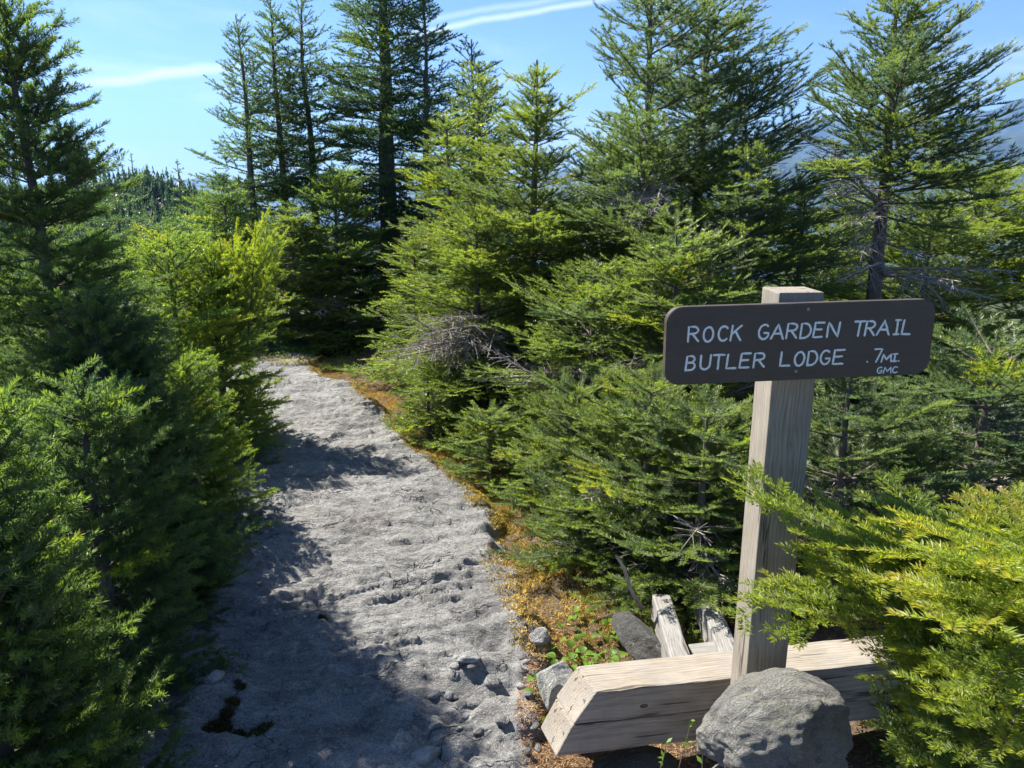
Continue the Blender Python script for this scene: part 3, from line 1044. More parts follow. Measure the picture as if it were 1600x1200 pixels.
conifer('fir_tree', 'sparse fir with a bare grey lower trunk and dead limbs at right', 'tree', b, at(1412, -30, Y)[2] - b[2], 0.98, 134, fir=True, lod='mid', tint=0.28,
        bare=0.60, thin=0.1, p=0.6, whorl=0.13, nb=6, e_top=36, e_bot=2, r0=0.10, rtrunk=0.055, asym=(0.0, 0.12), yellow=0.12, lean=(at(1412, -30, Y)[0] - b[0], 0.0),
        extra=[(at(1405, 235, Y), at(1250, 215, 4.5)), (at(1400, 262, Y), at(1255, 255, 4.2), 0.2), (at(1402, 238, Y), at(1590, 170, 4.3), 0.12), (at(1395, 300, Y), at(1610, 235, 4.0)),
               (at(1403, 200, Y), at(1600, 120, 4.6)), (at(1405, 190, Y), at(1280, 130, 4.2)), (at(1407, 170, Y), at(1590, 75, 4.3)), (at(1405, 215, Y), at(1520, 190, 3.9), 0.25), (at(1393, 300, Y), at(1600, 252, 3.9)), (at(1391, 318, Y), at(1575, 305, 4.1)), (at(1396, 280, Y), at(1265, 262, 4.1), 0.15), (at(1390, 325, Y), at(1290, 330, 4.2), 0.1), (at(1394, 290, Y), at(1480, 262, 3.8), 0.1), (at(1388, 340, Y), at(1500, 352, 3.9))],
        dead=[(at(1390, 290, Y), at(1250, 215, 4.3)), (at(1388, 300, Y), at(1330, 290, 4.1)), (at(1392, 275, Y), at(1300, 240, 4.6)), (at(1396, 250, Y), at(1480, 290, 4.2)),
              (at(1385, 330, Y), at(1320, 390, 4.2)), (at(1383, 350, Y), at(1360, 400, 4.1)), (at(1385, 300, Y), at(1420, 260, 4.1)), (at(1380, 420, Y), at(1590, 425, 4.0)), (at(1380, 430, Y), at(1500, 440, 3.8)),
              (at(1390, 285, Y), at(1530, 235, 4.2)), (at(1378, 410, Y), at(1310, 440, 4.1)), (at(1386, 320, Y), at(1270, 245, 4.2)), (at(1384, 335, Y), at(1300, 300, 4.0)), (at(1386, 310, Y), at(1340, 350, 3.9)), (at(1382, 370, Y), at(1345, 395, 4.0)),
              (at(1390, 300, Y), at(1440, 330, 4.0)), (at(1386, 330, Y), at(1300, 272, 4.0)), (at(1380, 425, Y), at(1560, 470, 3.9)), (at(1382, 380, Y), at(1450, 400, 4.0))])
tree('fir', 'sunny bushy fir at the right edge behind the sparse one', 1545, 268, 6.2, 1.30, 135, lod='mid', tint=0.50, p=0.5, whorl=0.16, nb=7, e_top=30, e_bot=-5)
tree('fir', 'light green fir thicket seen between the sign and the sparse trunk', 1330, 318, 6.4, 1.05, 136, lod='mid', tint=0.46, p=0.5, whorl=0.16, nb=7, e_top=30, e_bot=-5)
tree('fir', 'mid-height fir with broad shelves above the sign post', 1170, 232, 4.55, 0.85, 137, lod='mid', tint=0.36, p=0.5, whorl=0.15, nb=6, e_top=22, e_bot=-6)
tree('fir', 'yellow-green fir with lit shelves left of the sign', 1060, 352, 4.0, 0.80, 138, lod='mid', tint=0.44, p=0.55, whorl=0.13, nb=6, e_top=25, e_bot=-8, yellow=0.12, dead_n=8)
tree('fir', 'bushy fir with many dead twigs beyond the bend of the trail', 745, 325, 5.3, 0.74, 139, lod='mid', tint=0.52, p=0.55, dead=TW1, whorl=0.13, nb=6, e_top=22, e_bot=-8, yellow=0.15, dead_n=26)
tree('fir', 'spreading fir above the golden moss with a tangle of grey twigs', 930, 420, 4.45, 0.85, 140, lod='mid', dead=TW2, tint=0.42, p=0.5, whorl=0.13, nb=6, e_top=22, e_bot=-8, yellow=0.1, dead_n=24)
tree('fir', 'low fir shrub overhanging the golden moss strip', 905, 600, 3.7, 0.42, 141, lod='near', tint=0.38, p=0.5, whorl=0.09, nb=6, e_top=25, e_bot=-2, dead_n=8)
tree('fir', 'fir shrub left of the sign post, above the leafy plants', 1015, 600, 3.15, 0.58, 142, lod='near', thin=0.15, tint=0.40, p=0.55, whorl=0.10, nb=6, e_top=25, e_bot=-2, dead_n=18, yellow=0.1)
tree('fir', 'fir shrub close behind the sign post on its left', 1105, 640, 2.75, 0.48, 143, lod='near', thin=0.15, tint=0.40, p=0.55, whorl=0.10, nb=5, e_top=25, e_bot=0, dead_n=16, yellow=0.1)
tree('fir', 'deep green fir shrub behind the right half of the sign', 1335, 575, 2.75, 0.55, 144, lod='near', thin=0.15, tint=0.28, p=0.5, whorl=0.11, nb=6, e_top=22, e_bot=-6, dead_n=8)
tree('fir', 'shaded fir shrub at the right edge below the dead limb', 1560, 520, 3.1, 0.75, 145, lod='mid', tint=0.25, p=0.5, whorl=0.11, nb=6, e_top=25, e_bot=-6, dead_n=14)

tree('fir', 'pale green fir filling the gap between the candle-topped fir and the big dense pair', 945, 225, 6.6, 0.85, 146, lod='mid', tint=0.44, p=0.55, whorl=0.16, nb=7, e_top=28, e_bot=-6)
tree('fir', 'low pale fir below the blue ridge, left of the sparse trunk', 1262, 300, 5.5, 0.75, 147, lod='mid', tint=0.46, p=0.5, whorl=0.14, nb=7, e_top=25, e_bot=-6)
tree('fir', 'low pale fir below the blue ridge, right of the sparse trunk', 1462, 312, 5.4, 0.80, 148, lod='mid', tint=0.48, p=0.5, whorl=0.14, nb=7, e_top=25, e_bot=-6)
tree('fir', 'mid green fir between the twiggy fir and the yellow-green one left of the sign', 880, 318, 5.9, 0.85, 149, lod='mid', tint=0.44, p=0.5, whorl=0.14, nb=7, e_top=25, e_bot=-6)
tree('fir', 'full fir under the big dense pair, its boughs closing the gap above the sign', 1020, 300, 5.5, 0.80, 150, lod='mid', tint=0.38, p=0.5, whorl=0.14, nb=7, e_top=25, e_bot=-6)
tree('fir', 'low fir seedling sprawling over the far stretch of golden moss', 668, 590, 4.9, 0.26, 152, lod='mid', tint=0.46, p=0.5, whorl=0.09, nb=6, e_top=20, e_bot=0)
tree('fir', 'low fir seedling beside the golden moss, halfway up the trail', 765, 640, 4.15, 0.24, 153, lod='near', tint=0.42, p=0.5, whorl=0.08, nb=6, e_top=20, e_bot=0)
tree('fir', 'low fir seedling above the leafy plants near the fallen stick', 905, 790, 3.1, 0.20, 154, lod='near', tint=0.44, p=0.5, whorl=0.07, nb=6, e_top=20, e_bot=0)
# near fir at the right, reaching in front of the post
b = np.array((1.14, 1.44, -0.02))
E = []
for s_, e_, tt in [((1640, 960, 1.42), (1138, 752, 1.60), 0.10), ((1640, 1000, 1.42), (1152, 938, 1.52), 0.08), ((1620, 1050, 1.40), (1352, 1062, 1.45), 0.02), ((1640, 900, 1.46), (1375, 758, 1.72), 0.0),
                   ((1650, 860, 1.5), (1495, 775, 1.78), 0.18), ((1650, 850, 1.52), (1570, 770, 1.75), 0.20), ((1640, 1120, 1.34), (1465, 1150, 1.36), 0.0), ((1650, 1180, 1.3), (1460, 1205, 1.3), 0.0),
                   ((1640, 980, 1.42), (1270, 870, 1.50), 0.12), ((1640, 940, 1.40), (1330, 830, 1.50), 0.10), ((1640, 1010, 1.38), (1315, 950, 1.46), 0.0), ((1650, 1040, 1.35), (1470, 985, 1.36), 0.0),
                   ((1640, 930, 1.40), (1420, 850, 1.42), 0.12), ((1650, 1090, 1.30), (1480, 1080, 1.25), 0.0), ((1660, 970, 1.30), (1480, 930, 1.25), 0.12), ((1660, 1150, 1.25), (1500, 1130, 1.2), 0.0),
                   ((1640, 900, 1.40), (1480, 820, 1.48), 0.15), ((1650, 1000, 1.5), (1420, 920, 1.62), -0.05), ((1660, 1200, 1.2), (1500, 1190, 1.15), 0.0), ((1650, 1060, 1.45), (1480, 1040, 1.58), -0.1),
                   ((1690, 950, 1.1), (1535, 885, 1.0), 0.2), ((1700, 1000, 1.05), (1530, 985, 0.95), 0.22), ((1700, 1060, 1.05), (1545, 1075, 1.0), 0.1), ((1700, 1170, 1.05), (1560, 1180, 1.0), 0.1),
                   ((1660, 1120, 1.35), (1420, 1196, 1.40), -0.05), ((1650, 1180, 1.36), (1392, 1165, 1.37), 0.0), ((1650, 1130, 1.4), (1425, 1122, 1.50), -0.05), ((1650, 1200, 1.36), (1440, 1215, 1.28), 0.0)]:
    p_ = at(*s_)
    E.append((np.array((b[0], b[1], min(p_[2] * 0.92, 0.86))), at(*e_), tt))
conifer('fir_tree', 'bright near fir at right whose boughs reach across the post', 'tree', b, 1.02, 0.4, 151, fir=True, lod='hero', tint=0.56, extra=E, only_extra=True, rtrunk=0.03, ratio=0.45, extra_sag=-0.03, flat=0.14, curv=0.0,
        dens=1.15, yellow=0)

tree('fir', 'small shaded fir seedling under the bright near fir, past the beam end', 1500, 1010, 1.95, 0.22, 155, lod='near', tint=0.36, p=0.5, whorl=0.07, nb=6, e_top=20, e_bot=0)
# ---- little spires far behind at left
for i, (px, py, Y, lab) in enumerate([(126, 222, 15, 'small far spruce with a full top next to the tall dark spruce'), (152, 236, 17, 'thin sparse far spruce right of the full-topped one'),
                                      (205, 238, 21, 'single thin spire rising over the wooded hill'), (274, 250, 20, 'small dark far spruce in front of the blue ridge'),
                                      (180, 305, 12, 'bushy far spruce left of the thin spire, below the hill crest'), (240, 335, 13, 'bushy far spruce below the hill between two spires'),
                                      (310, 322, 12, 'olive far spruce right of the small dark one')]):
    slim = i in (1, 2)
    tree('spruce', lab, px, py, Y, 0.30 if slim else (1.1 if i > 3 else 0.75), 161 + i, lod='dist', tint=0.25, p=0.9 if i < 4 else 0.6, whorl=0.3, nb=4 if slim else 6, e_top=20, e_bot=-8, group='far spruces below the skyline', name='spruce_tree')

# ------------------------------------------------------------------ trail sign
SY = 1.72
post_rz = R_(4)
pc = at(1250, 465, SY)
sign = empty('trail_sign', (pc[0], SY + 0.05, 0.0), 'brown wooden trail sign with white lettering on a weathered square post', 'sign')
PH = at(1250, 465, SY)[2]


def box_bm(x0, x1, y0, y1, z0, z1, bev=0.004, seg=2, cuts=None):
    bm = bmesh.new()
    vs = [bm.verts.new(v) for v in ((x0, y0, z0), (x1, y0, z0), (x1, y1, z0), (x0, y1, z0), (x0, y0, z1), (x1, y0, z1), (x1, y1, z1), (x0, y1, z1))]
    for f in ((0, 3, 2, 1), (4, 5, 6, 7), (0, 1, 5, 4), (1, 2, 6, 5), (2, 3, 7, 6), (3, 0, 4, 7)):
        bm.faces.new([vs[i] for i in f])
    if bev:
        bmesh.ops.bevel(bm, geom=bm.edges[:], offset=bev, segments=seg, affect='EDGES', profile=0.6)
    return bm


post = bm_obj('post', box_bm(-0.052, 0.052, -0.05, 0.05, 0.0, PH + 0.012, 0.004), M_POST, sign)
post.rotation_euler = (0, 0, post_rz)

SW, SH, ST = 0.612, 0.170, 0.020
bc = at(1250, 533, 1.655)


def rounded_board(w_, h_, t_, r):
    bm = bmesh.new()
    pts = []
    for cx, cy, a0 in ((w_ / 2 - r, h_ / 2 - r, 0), (-w_ / 2 + r, h_ / 2 - r, 90), (-w_ / 2 + r, -h_ / 2 + r, 180), (w_ / 2 - r, -h_ / 2 + r, 270)):
        for k in range(9):
            a = R_(a0 + 90 * k / 8)
            pts.append((cx + r * math.cos(a), cy + r * math.sin(a)))
    fr = [bm.verts.new((x, -t_ / 2, z)) for x, z in pts]
    bk = [bm.verts.new((x, t_ / 2, z)) for x, z in pts]
    bm.faces.new(fr)
    bm.faces.new(bk[::-1])
    n = len(pts)
    for i in range(n):
        bm.faces.new((fr[i], bk[i], bk[(i + 1) % n], fr[(i + 1) % n]))
    bmesh.ops.recalc_face_normals(bm, faces=bm.faces[:])
    ed = [e for e in bm.edges if len(e.link_faces) == 2 and any(len(f.verts) > 6 for f in e.link_faces)]
    bmesh.ops.bevel(bm, geom=ed, offset=0.0016, segments=2, affect='EDGES')
    return bm


board = bm_obj('board', rounded_board(SW, SH, ST, 0.034), M_SIGN, sign)
board.location = Vector((bc[0] - pc[0], 1.655 - SY - 0.05, bc[2]))
board.rotation_euler = (0, R_(-0.7), R_(7.0))

ARC = lambda cx, cy, rx, ry, a0, a1, n=14: [(cx + rx * math.cos(R_(a0 + (a1 - a0) * i / n)), cy + ry * math.sin(R_(a0 + (a1 - a0) * i / n))) for i in range(n + 1)]
GL = {
    'R': [[(0, 0), (0.03, 1), (0.5, 1)] + ARC(0.55, 0.76, 0.40, 0.24, 80, -90, 8) + [(0.05, 0.5)], [(0.42, 0.5), (1, 0)]],
    'O': [ARC(0.5, 0.5, 0.5, 0.5, 90, 450, 22)],
    'C': [ARC(0.55, 0.5, 0.55, 0.5, 48, 312, 16)],
    'K': [[(0, 0), (0.05, 1)], [(0.95, 1), (0.05, 0.42)], [(0.38, 0.63), (1, 0)]],
    'G': [ARC(0.52, 0.5, 0.52, 0.5, 52, 330, 16) + [(0.98, 0.42), (0.55, 0.42)]],
    'A': [[(0, 0), (0.5, 1), (1, 0)], [(0.2, 0.36), (0.8, 0.36)]],
    'D': [[(0.02, 0), (0.05, 1), (0.4, 1)] + ARC(0.4, 0.5, 0.6, 0.5, 78, -78, 12) + [(0.4, 0), (0.02, 0)]],
    'E': [[(1, 1), (0.05, 1), (0, 0), (0.95, 0)], [(0.02, 0.53), (0.8, 0.53)]],
    'N': [[(0, 0), (0.05, 1), (0.95, 0), (1, 1)]],
    'T': [[(0, 1), (1, 1)], [(0.52, 1), (0.48, 0)]],
    'I': [[(0.5, 1), (0.5, 0)], [(0.1, 1), (0.95, 1)], [(0, 0), (0.9, 0)]],
    'L': [[(0.05, 1), (0, 0), (1, 0)]],
    'B': [[(0.02, 0), (0.05, 1), (0.5, 1)] + ARC(0.5, 0.77, 0.38, 0.23, 80, -90, 8) + [(0.05, 0.54)], [(0.5, 0.54)] + ARC(0.52, 0.27, 0.46, 0.27, 80, -90, 8) + [(0.02, 0)]],
    'U': [[(0, 1), (0.02, 0.35)] + ARC(0.5, 0.32, 0.48, 0.32, 185, 355, 10) + [(1, 1)]],
    'M': [[(0, 0), (0.1, 1), (0.5, 0.25), (0.92, 1), (1, 0)]],
    '7': [[(0, 1), (1, 1), (0.4, 0)]],
    '.': [[(0.4, 0.0), (0.5, 0.02)]],
}
TXT = []   # char, zoom x0, x1, baseline (fraction of board height), cap height fraction
for ch, a, b_ in zip('ROCKGARDENTRAIL', (234, 310, 384, 447, 585, 650, 728, 797, 865, 935, 1072, 1132, 1195, 1282, 1325), (284, 357, 430, 497, 636, 711, 779, 849, 912, 994, 1124, 1180, 1258, 1310, 1368)):
    TXT.append((ch, a, b_, 0.556, 0.185, 0.0053))
for ch, a, b_ in zip('BUTLERLODGE', (230, 301, 364, 434, 501, 571, 706, 779, 845, 912, 979), (275, 350, 419, 481, 550, 624, 755, 828, 894, 961, 1032)):
    TXT.append((ch, a, b_, 0.193, 0.182, 0.0053))
for ch, a, b_, h_ in (('.', 1156, 1164, 0.185), ('7', 1190, 1230, 0.17), ('M', 1234, 1284, 0.098), ('I', 1289, 1315, 0.098), ('.', 1322, 1330, 0.1)):
    TXT.append((ch, a, b_, 0.197, h_, 0.0045))
for ch, a, b_ in zip('GMC', (1217, 1251, 1298), (1242, 1290, 1324)):
    TXT.append((ch, a, b_, 0.042, 0.080, 0.0031))
rng = np.random.default_rng(3)
parts = []
for ch, a, b_, v0, hh, wd in TXT:
    u0, u1 = (a - 127) / (1492 - 127) * SW - SW / 2, (b_ - 127) / (1492 - 127) * SW - SW / 2
    z0 = v0 * SH - SH / 2 + rng.normal(0, 0.0005)
    sl_ = 0.06 + rng.normal(0, 0.02)
    for st in GL[ch]:
        p = np.array(st, float)
        if len(p) < 8 and ch != '.':           # resample straight strokes so that they can waver
            q_ = [p[0]]
            for i in range(len(p) - 1):
                for k in range(1, 5):
                    q_.append(p[i] + (p[i + 1] - p[i]) * k / 4)
            p = np.array(q_)
        X = u0 + p[:, 0] * (u1 - u0) + (p[:, 1] - 0.5) * hh * SH * sl_
        Z = z0 + p[:, 1] * hh * SH
        X = X + rng.normal(0, 0.00022, len(X)); Z = Z + rng.normal(0, 0.00022, len(X))
        d = np.gradient(np.stack([X, Z], 1), axis=0)
        d /= np.maximum(np.linalg.norm(d, axis=1, keepdims=True), 1e-9)
        # rounded ends
        X = np.concatenate([[X[0] - d[0, 0] * wd * 0.42, X[0] - d[0, 0] * wd * 0.25], X, [X[-1] + d[-1, 0] * wd * 0.25, X[-1] + d[-1, 0] * wd * 0.42]])
        Z = np.concatenate([[Z[0] - d[0, 1] * wd * 0.42, Z[0] - d[0, 1] * wd * 0.25], Z, [Z[-1] + d[-1, 1] * wd * 0.25, Z[-1] + d[-1, 1] * wd * 0.42]])
        rr = wd * 0.5 * (1 + rng.normal(0, 0.05, len(X)))
        rr[0] = rr[-1] = wd * 0.12
        rr[1] *= 0.78; rr[-2] *= 0.78
        d = np.gradient(np.stack([X, Z], 1), axis=0)
        d /= np.maximum(np.linalg.norm(d, axis=1, keepdims=True), 1e-9)
        nx, nz_ = -d[:, 1], d[:, 0]
        yf = -ST / 2
        prof = [(-1, 0.0005), (-0.8, -0.0006), (0, -0.0010), (0.8, -0.0006), (1, 0.0005)]
        Vv = np.stack([np.stack([X + nx * rr * a_, np.full(len(X), yf + dy), Z + nz_ * rr * a_], 1) for a_, dy in prof], 1)
        n = len(X)
        Ff = [(i * 5 + j, i * 5 + j + 1, (i + 1) * 5 + j + 1, (i + 1) * 5 + j) for i in range(n - 1) for j in range(4)]
        parts.append((Vv.reshape(-1, 3), np.array(Ff)))
Vv, Ff = merge(parts)
np_obj('lettering', Vv, Ff, M_PAINT, board, smooth=True)


def screw(u, v):
    bm = bmesh.new()
    bmesh.ops.create_cone(bm, segments=14, radius1=0.0042, radius2=0.0030, depth=0.0022, cap_ends=True, matrix=Matrix.Translation((u, -ST / 2 - 0.0006, v)) @ Matrix.Rotation(R_(90), 4, 'X'))
    bmesh.ops.create_cube(bm, size=1.0, matrix=Matrix.Translation((u, -ST / 2 - 0.0017, v)) @ Matrix.Rotation(R_(35), 4, 'Y') @ Matrix.Diagonal((0.005, 0.0006, 0.0008, 1)))
    bm_obj('screw', bm, M_STEEL, board)


screw((826 - 127) / 1365 * SW - SW / 2, 0.42 * SH)
screw((790 - 127) / 1365 * SW - SW / 2, -0.385 * SH)

# ------------------------------------------------------------------ timbers of the steps beside the post
TZ = 0.28
tl0 = np.array([*ground_pt(932, 1082, TZ), TZ])
tl1 = np.array([*ground_pt(1140, 1060, TZ), TZ])
t_dir = (tl1 - tl0)[:2] / np.linalg.norm((tl1 - tl0)[:2])
t_rz = math.atan2(t_dir[1], t_dir[0])


def timber(name, label, loc, rz, L, Wd, Ht, slope0=0.0, mitre0=0.0, slope1=0.0, mat=M_TIMBER, ry=0.0, seed=1, rx=0.0, group=None):
    """A sawn beam along local x from 0 to L, top front edge on the origin; its left end is cut on a slope."""
    bm = bmesh.new()
    V8 = [(-slope0, 0, -Ht), (L + slope1, 0, -Ht), (L + slope1, Wd, -Ht), (-slope0 - mitre0, Wd, -Ht), (0, 0, 0), (L, 0, 0), (L, Wd, 0), (-mitre0, Wd, 0)]
    vs = [bm.verts.new(v) for v in V8]
    for f in ((0, 3, 2, 1), (4, 5, 6, 7), (0, 1, 5, 4), (1, 2, 6, 5), (2, 3, 7, 6), (3, 0, 4, 7)):
        bm.faces.new([vs[i] for i in f])
    bmesh.ops.bevel(bm, geom=bm.edges[:], offset=0.005, segments=2, affect='EDGES', profile=0.55)
    bmesh.ops.subdivide_edges(bm, edges=[e for e in bm.edges if e.calc_length() > 0.15], cuts=14, use_grid_fill=True)
    co = np.array([v.co for v in bm.verts])
    dz = 0.0022 * fbm(co[:, 0] * 9 + seed, co[:, 1] * 14, seed, 3)
    for v, d in zip(bm.verts, dz):
        v.co.z += d
        v.co.y += d * 0.8
    o = bm_obj(name, bm, mat, None, smooth=False, label=label, cat='timber', group=group)
    o.location = loc
    o.rotation_euler = (rx, ry, rz)
    return o


TH = 0.094
top_t = timber('timber', 'upper of two stacked weathered beams behind the post, knot on its face', tl0, t_rz, 0.93, 0.125, TH, 0.062, 0.022, seed=2)
low_t = timber('timber', 'lower of two stacked weathered beams behind the post', tl0 + np.array([-t_dir[0] * 0.064, -t_dir[1] * 0.064, -TH - 0.002]), t_rz, 0.995, 0.123, TH, 0.045, 0.020, seed=3)
bm = bmesh.new()
bmesh.ops.create_uvsphere(bm, u_segments=16, v_segments=8, radius=1.0, matrix=Matrix.Translation((0.135, -0.0005, -0.058)) @ Matrix.Diagonal((0.012, 0.0025, 0.0065, 1)))
bm_obj('knot', bm, M_KNOT, top_t, smooth=True)


def rail(label, a, b, Wd, Ht, seed):
    a, b = np.asarray(a), np.asarray(b)
    d = b - a
    L = np.linalg.norm(d)
    rz = math.atan2(d[1], d[0])
    ry = -math.asin(d[2] / L)
    side = np.array((-math.sin(rz), math.cos(rz), 0))
    return timber('rail', label, a - side * Wd / 2, rz, L, Wd, Ht, mat=M_RAIL, ry=ry, seed=seed, group='bleached rails of the old steps')


def zpt(px, py, z):
    g_ = ground_pt(px, py, z)
    return np.array((g_[0], g_[1], z))


rail('bleached grey step rail running away behind the beams, left of the two', zpt(1066, 1034, 0.20), zpt(1033, 928, 0.15), 0.064, 0.10, 5)
rail('bleached grey step rail running away behind the beams, beside the post', zpt(1146, 1034, 0.20), zpt(1098, 914, 0.15), 0.066, 0.10, 6)
cr = timber('crossbar', 'short bleached crosspiece between the two step rails', zpt(1088, 1026, 0.17), t_rz, 0.11, 0.07, 0.08, mat=M_RAIL, seed=8)


# ------------------------------------------------------------------ stones
def stone(name, label, loc, size, seed, mat, rz=0.0, sub=5, rough=0.16, flat=0.0, tilt=(0, 0), parent=None, group=None, cuts=7, cd=(0.62, 0.92)):
    bm = bmesh.new()
    bmesh.ops.create_icosphere(bm, subdivisions=sub, radius=1.0)
    co = np.array([v.co for v in bm.verts])
    r = np.random.default_rng(seed)
    # facet the ball with a few soft planes, then roughen it
    k = np.ones(len(co))
    for i in range(cuts):
        n = r.normal(0, 1, 3)
        n /= np.linalg.norm(n)
        dd = r.uniform(*cd)
        pr = co @ n
        k = np.minimum(k, np.where(pr > 0.05, dd / np.maximum(pr, 0.05), 1.0))
    k = np.minimum(k, 1.0)
    co = co * k[:, None]
    co = co * (1 + rough * noise3(co * 1.3 + seed, seed % 30, 3) + rough * 0.45 * noise3(co * 4.0 + seed, 7, 3) + rough * 0.14 * noise3(co * 13.0, 9, 3))[:, None]
    co = co * np.array(size)
    for v, c in zip(bm.verts, co):
        v.co = c
    o = bm_obj(name, bm, mat, parent, smooth=True, label=label, cat='stone', group=group)
    o.location = tuple(float(a) for a in loc)
    o.rotation_euler = (tilt[0], tilt[1], rz)
    return o


bcn = at(1220, 1142, 1.52)
stone('boulder', 'large grey rounded boulder propped against the foot of the post', (bcn[0], 1.56, bcn[2] - 0.022), (0.185, 0.130, 0.118), 21, M_BOULDER, R_(12), 6, 0.15, cuts=12, cd=(0.8, 0.97))
stone('stone', 'pale stone under the large boulder at the bottom edge', (at(1185, 1240, 1.5)[0], 1.52, 0.12), (0.13, 0.12, 0.15), 22, M_QUARTZ, 0.4)
stone('stone', 'darker stone under the right side of the large boulder', (at(1300, 1240, 1.5)[0], 1.58, 0.12), (0.14, 0.12, 0.14), 23, M_BOULDER, 1.0)
stone('stone', 'pale lichen-covered rock wedged against the sloped beam ends', (*(zpt(872, 1078, 0.15)[:2] + np.array((0, 0.03))), 0.13), (0.066, 0.060, 0.125), 24, M_LICHEN, 0.5, 5, 0.10, tilt=(0, R_(-14)), cuts=14, cd=(0.6, 0.85))
g = ground_pt(1000, 985, 0.12)
stone('stone', 'flat dark rock leaning beside the left step rail', (g[0] + 0.01, g[1] + 0.03, 0.07), (0.078, 0.17, 0.06), 26, M_DARKROCK, R_(20), 5, 0.12, cuts=9, cd=(0.5, 0.8))
for i, (px, py, s, lab) in enumerate([(733, 1062, 0.034, 'small white quartz lump set in the broken rock edge'), (842, 1003, 0.042, 'rough white stone at the rock edge by the leafy plants'),
                                      (785, 1145, 0.024, 'grey stone among needle litter left of the beams'), (742, 1100, 0.026, 'squarish stone between the quartz lump and the litter'),
                                      (668, 1190, 0.035, 'white pebble at the bottom edge of the trail'), (338, 1086, 0.03, 'white pebble in shade near the mossy pockets'),
                                      (770, 1080, 0.026, 'angular stone just right of the small quartz lump')]):
    g = ground_pt(px, py, 0.0)
    z = float(max(slab_z(np.array(g[0]), np.array(g[1])), soil_z(np.array(g[0]), np.array(g[1]))))
    stone('stone', lab, (g[0], g[1], z + s * 0.2), (s * 1.25, s * 0.9, s * 0.7), 31 + i, M_QUARTZ if i in (0, 1, 4, 5) else M_SLAB, i * 0.9, 4, 0.2)

rng = np.random.default_rng(77)
for i in range(34):
    px, py = (rng.uniform(690, 845), rng.uniform(990, 1195)) if i < 24 else (rng.uniform(600, 850), rng.uniform(1080, 1198))
    g = ground_pt(px, py)
    z = float(max(slab_z(np.array(g[0]), np.array(g[1])), soil_z(np.array(g[0]), np.array(g[1]))))
    s_ = rng.uniform(0.006, 0.017)
    stone('stone', 'small loose grey chip lying in the rubble at the right edge of the rock trail', (g[0], g[1], z + s_ * 0.15), (s_ * 1.4, s_, s_ * 0.7), 200 + i, M_SLAB if i % 3 else M_QUARTZ, rng.random() * 6, 2, 0.15, group='loose chips at the trail edge')
# rock lump in the soil in front of the beams
stone('stone', 'half buried dark rock in the shade below the beams', (*ground_pt(985, 1200, 0.02), 0.0), (0.13, 0.08, 0.06), 45, M_DARKROCK, 0.3, 4)


# ------------------------------------------------------------------ moss, litter, grass, small plants
def surf_z(x, y):
    return np.maximum(soil_z(x, y), slab_z(x, y))


def blades(x, y, z, rng, ln, wd, tint, lie=0.3):
    n = len(x)
    az = rng.random(n) * 6.283
    el = np.arccos(np.clip(rng.random(n) ** (1 - lie), 0, 1)) if lie < 1 else rng.uniform(1.35, 1.57, n)
    d = np.stack([np.cos(az) * np.sin(el), np.sin(az) * np.sin(el), np.cos(el)], 1)
    P = np.stack([x, y, z], 1)
    wv = nrm(np.cross(d, rng.normal(0, 1, (n, 3)))) * (wd * 0.5)
    L = (ln * rng.uniform(0.6, 1.3, n))[:, None]
    V = np.stack([P + wv, P - wv, P + d * L], 1).reshape(-1, 3)
    return V, np.repeat(tint, 3)


rng = np.random.default_rng(11)
n = 330000
y = rng.uniform(1.75, 7.6, n) ** 1.0
off = rng.uniform(-0.14, 0.5, n)
x = edge_x(y) + off
strip = (0.25 + 0.75 * sstep(fbm(x * 3.2, y * 3.2, 15, 3), -0.3, 0.2)) * sstep(off + 0.09 * fbm(x * 5, y * 5, 16, 3), -0.10, 0.02) * (1 - sstep(off, 0.18, 0.42))
strip *= np.interp(y, [1.7, 2.2, 2.7, 3.2, 5.3, 5.8, 6.4, 8], [0.05, 0.2, 0.85, 1, 1, 0.6, 0.35, 0.6])
k = rng.random(n) < strip
x, y = x[k], y[k]
V1, t1 = blades(x, y, surf_z(x, y) - 0.004 + 0.016 * np.clip(fbm(x * 9, y * 9, 19, 2), 0, 1), rng, 0.016, 0.006, np.clip(0.5 + 0.35 * fbm(x * 4, y * 4, 17, 3) + rng.normal(0, 0.12, len(x)), 0, 1), 0.5)
np_obj('moss', V1, None, M_MOSS, k=3, attr={'tint': t1}, label='golden orange moss along the right edge of the rock trail', kind='stuff')

n = 140000
y = rng.uniform(1.3, 8.6, n)
off = np.abs(rng.normal(0, 0.45, n)) - 0.06
x = edge_x(y) + off
k = rng.random(n) < sstep(fbm(x * 1.6, y * 1.6, 29, 3), -0.5, 0.15) * np.where(y < 2.2, 1.0, 0.8)
x, y = x[k], y[k]
V1, t1 = blades(x, y, surf_z(x, y) + 0.003, rng, 0.022, 0.0022, np.clip(rng.normal(0.5, 0.25, len(x)), 0, 1), 1.0)
np_obj('needle_litter', V1, None, M_LITTER, k=3, attr={'tint': t1}, label='fallen brown needles and dry bits on the soil', kind='stuff')

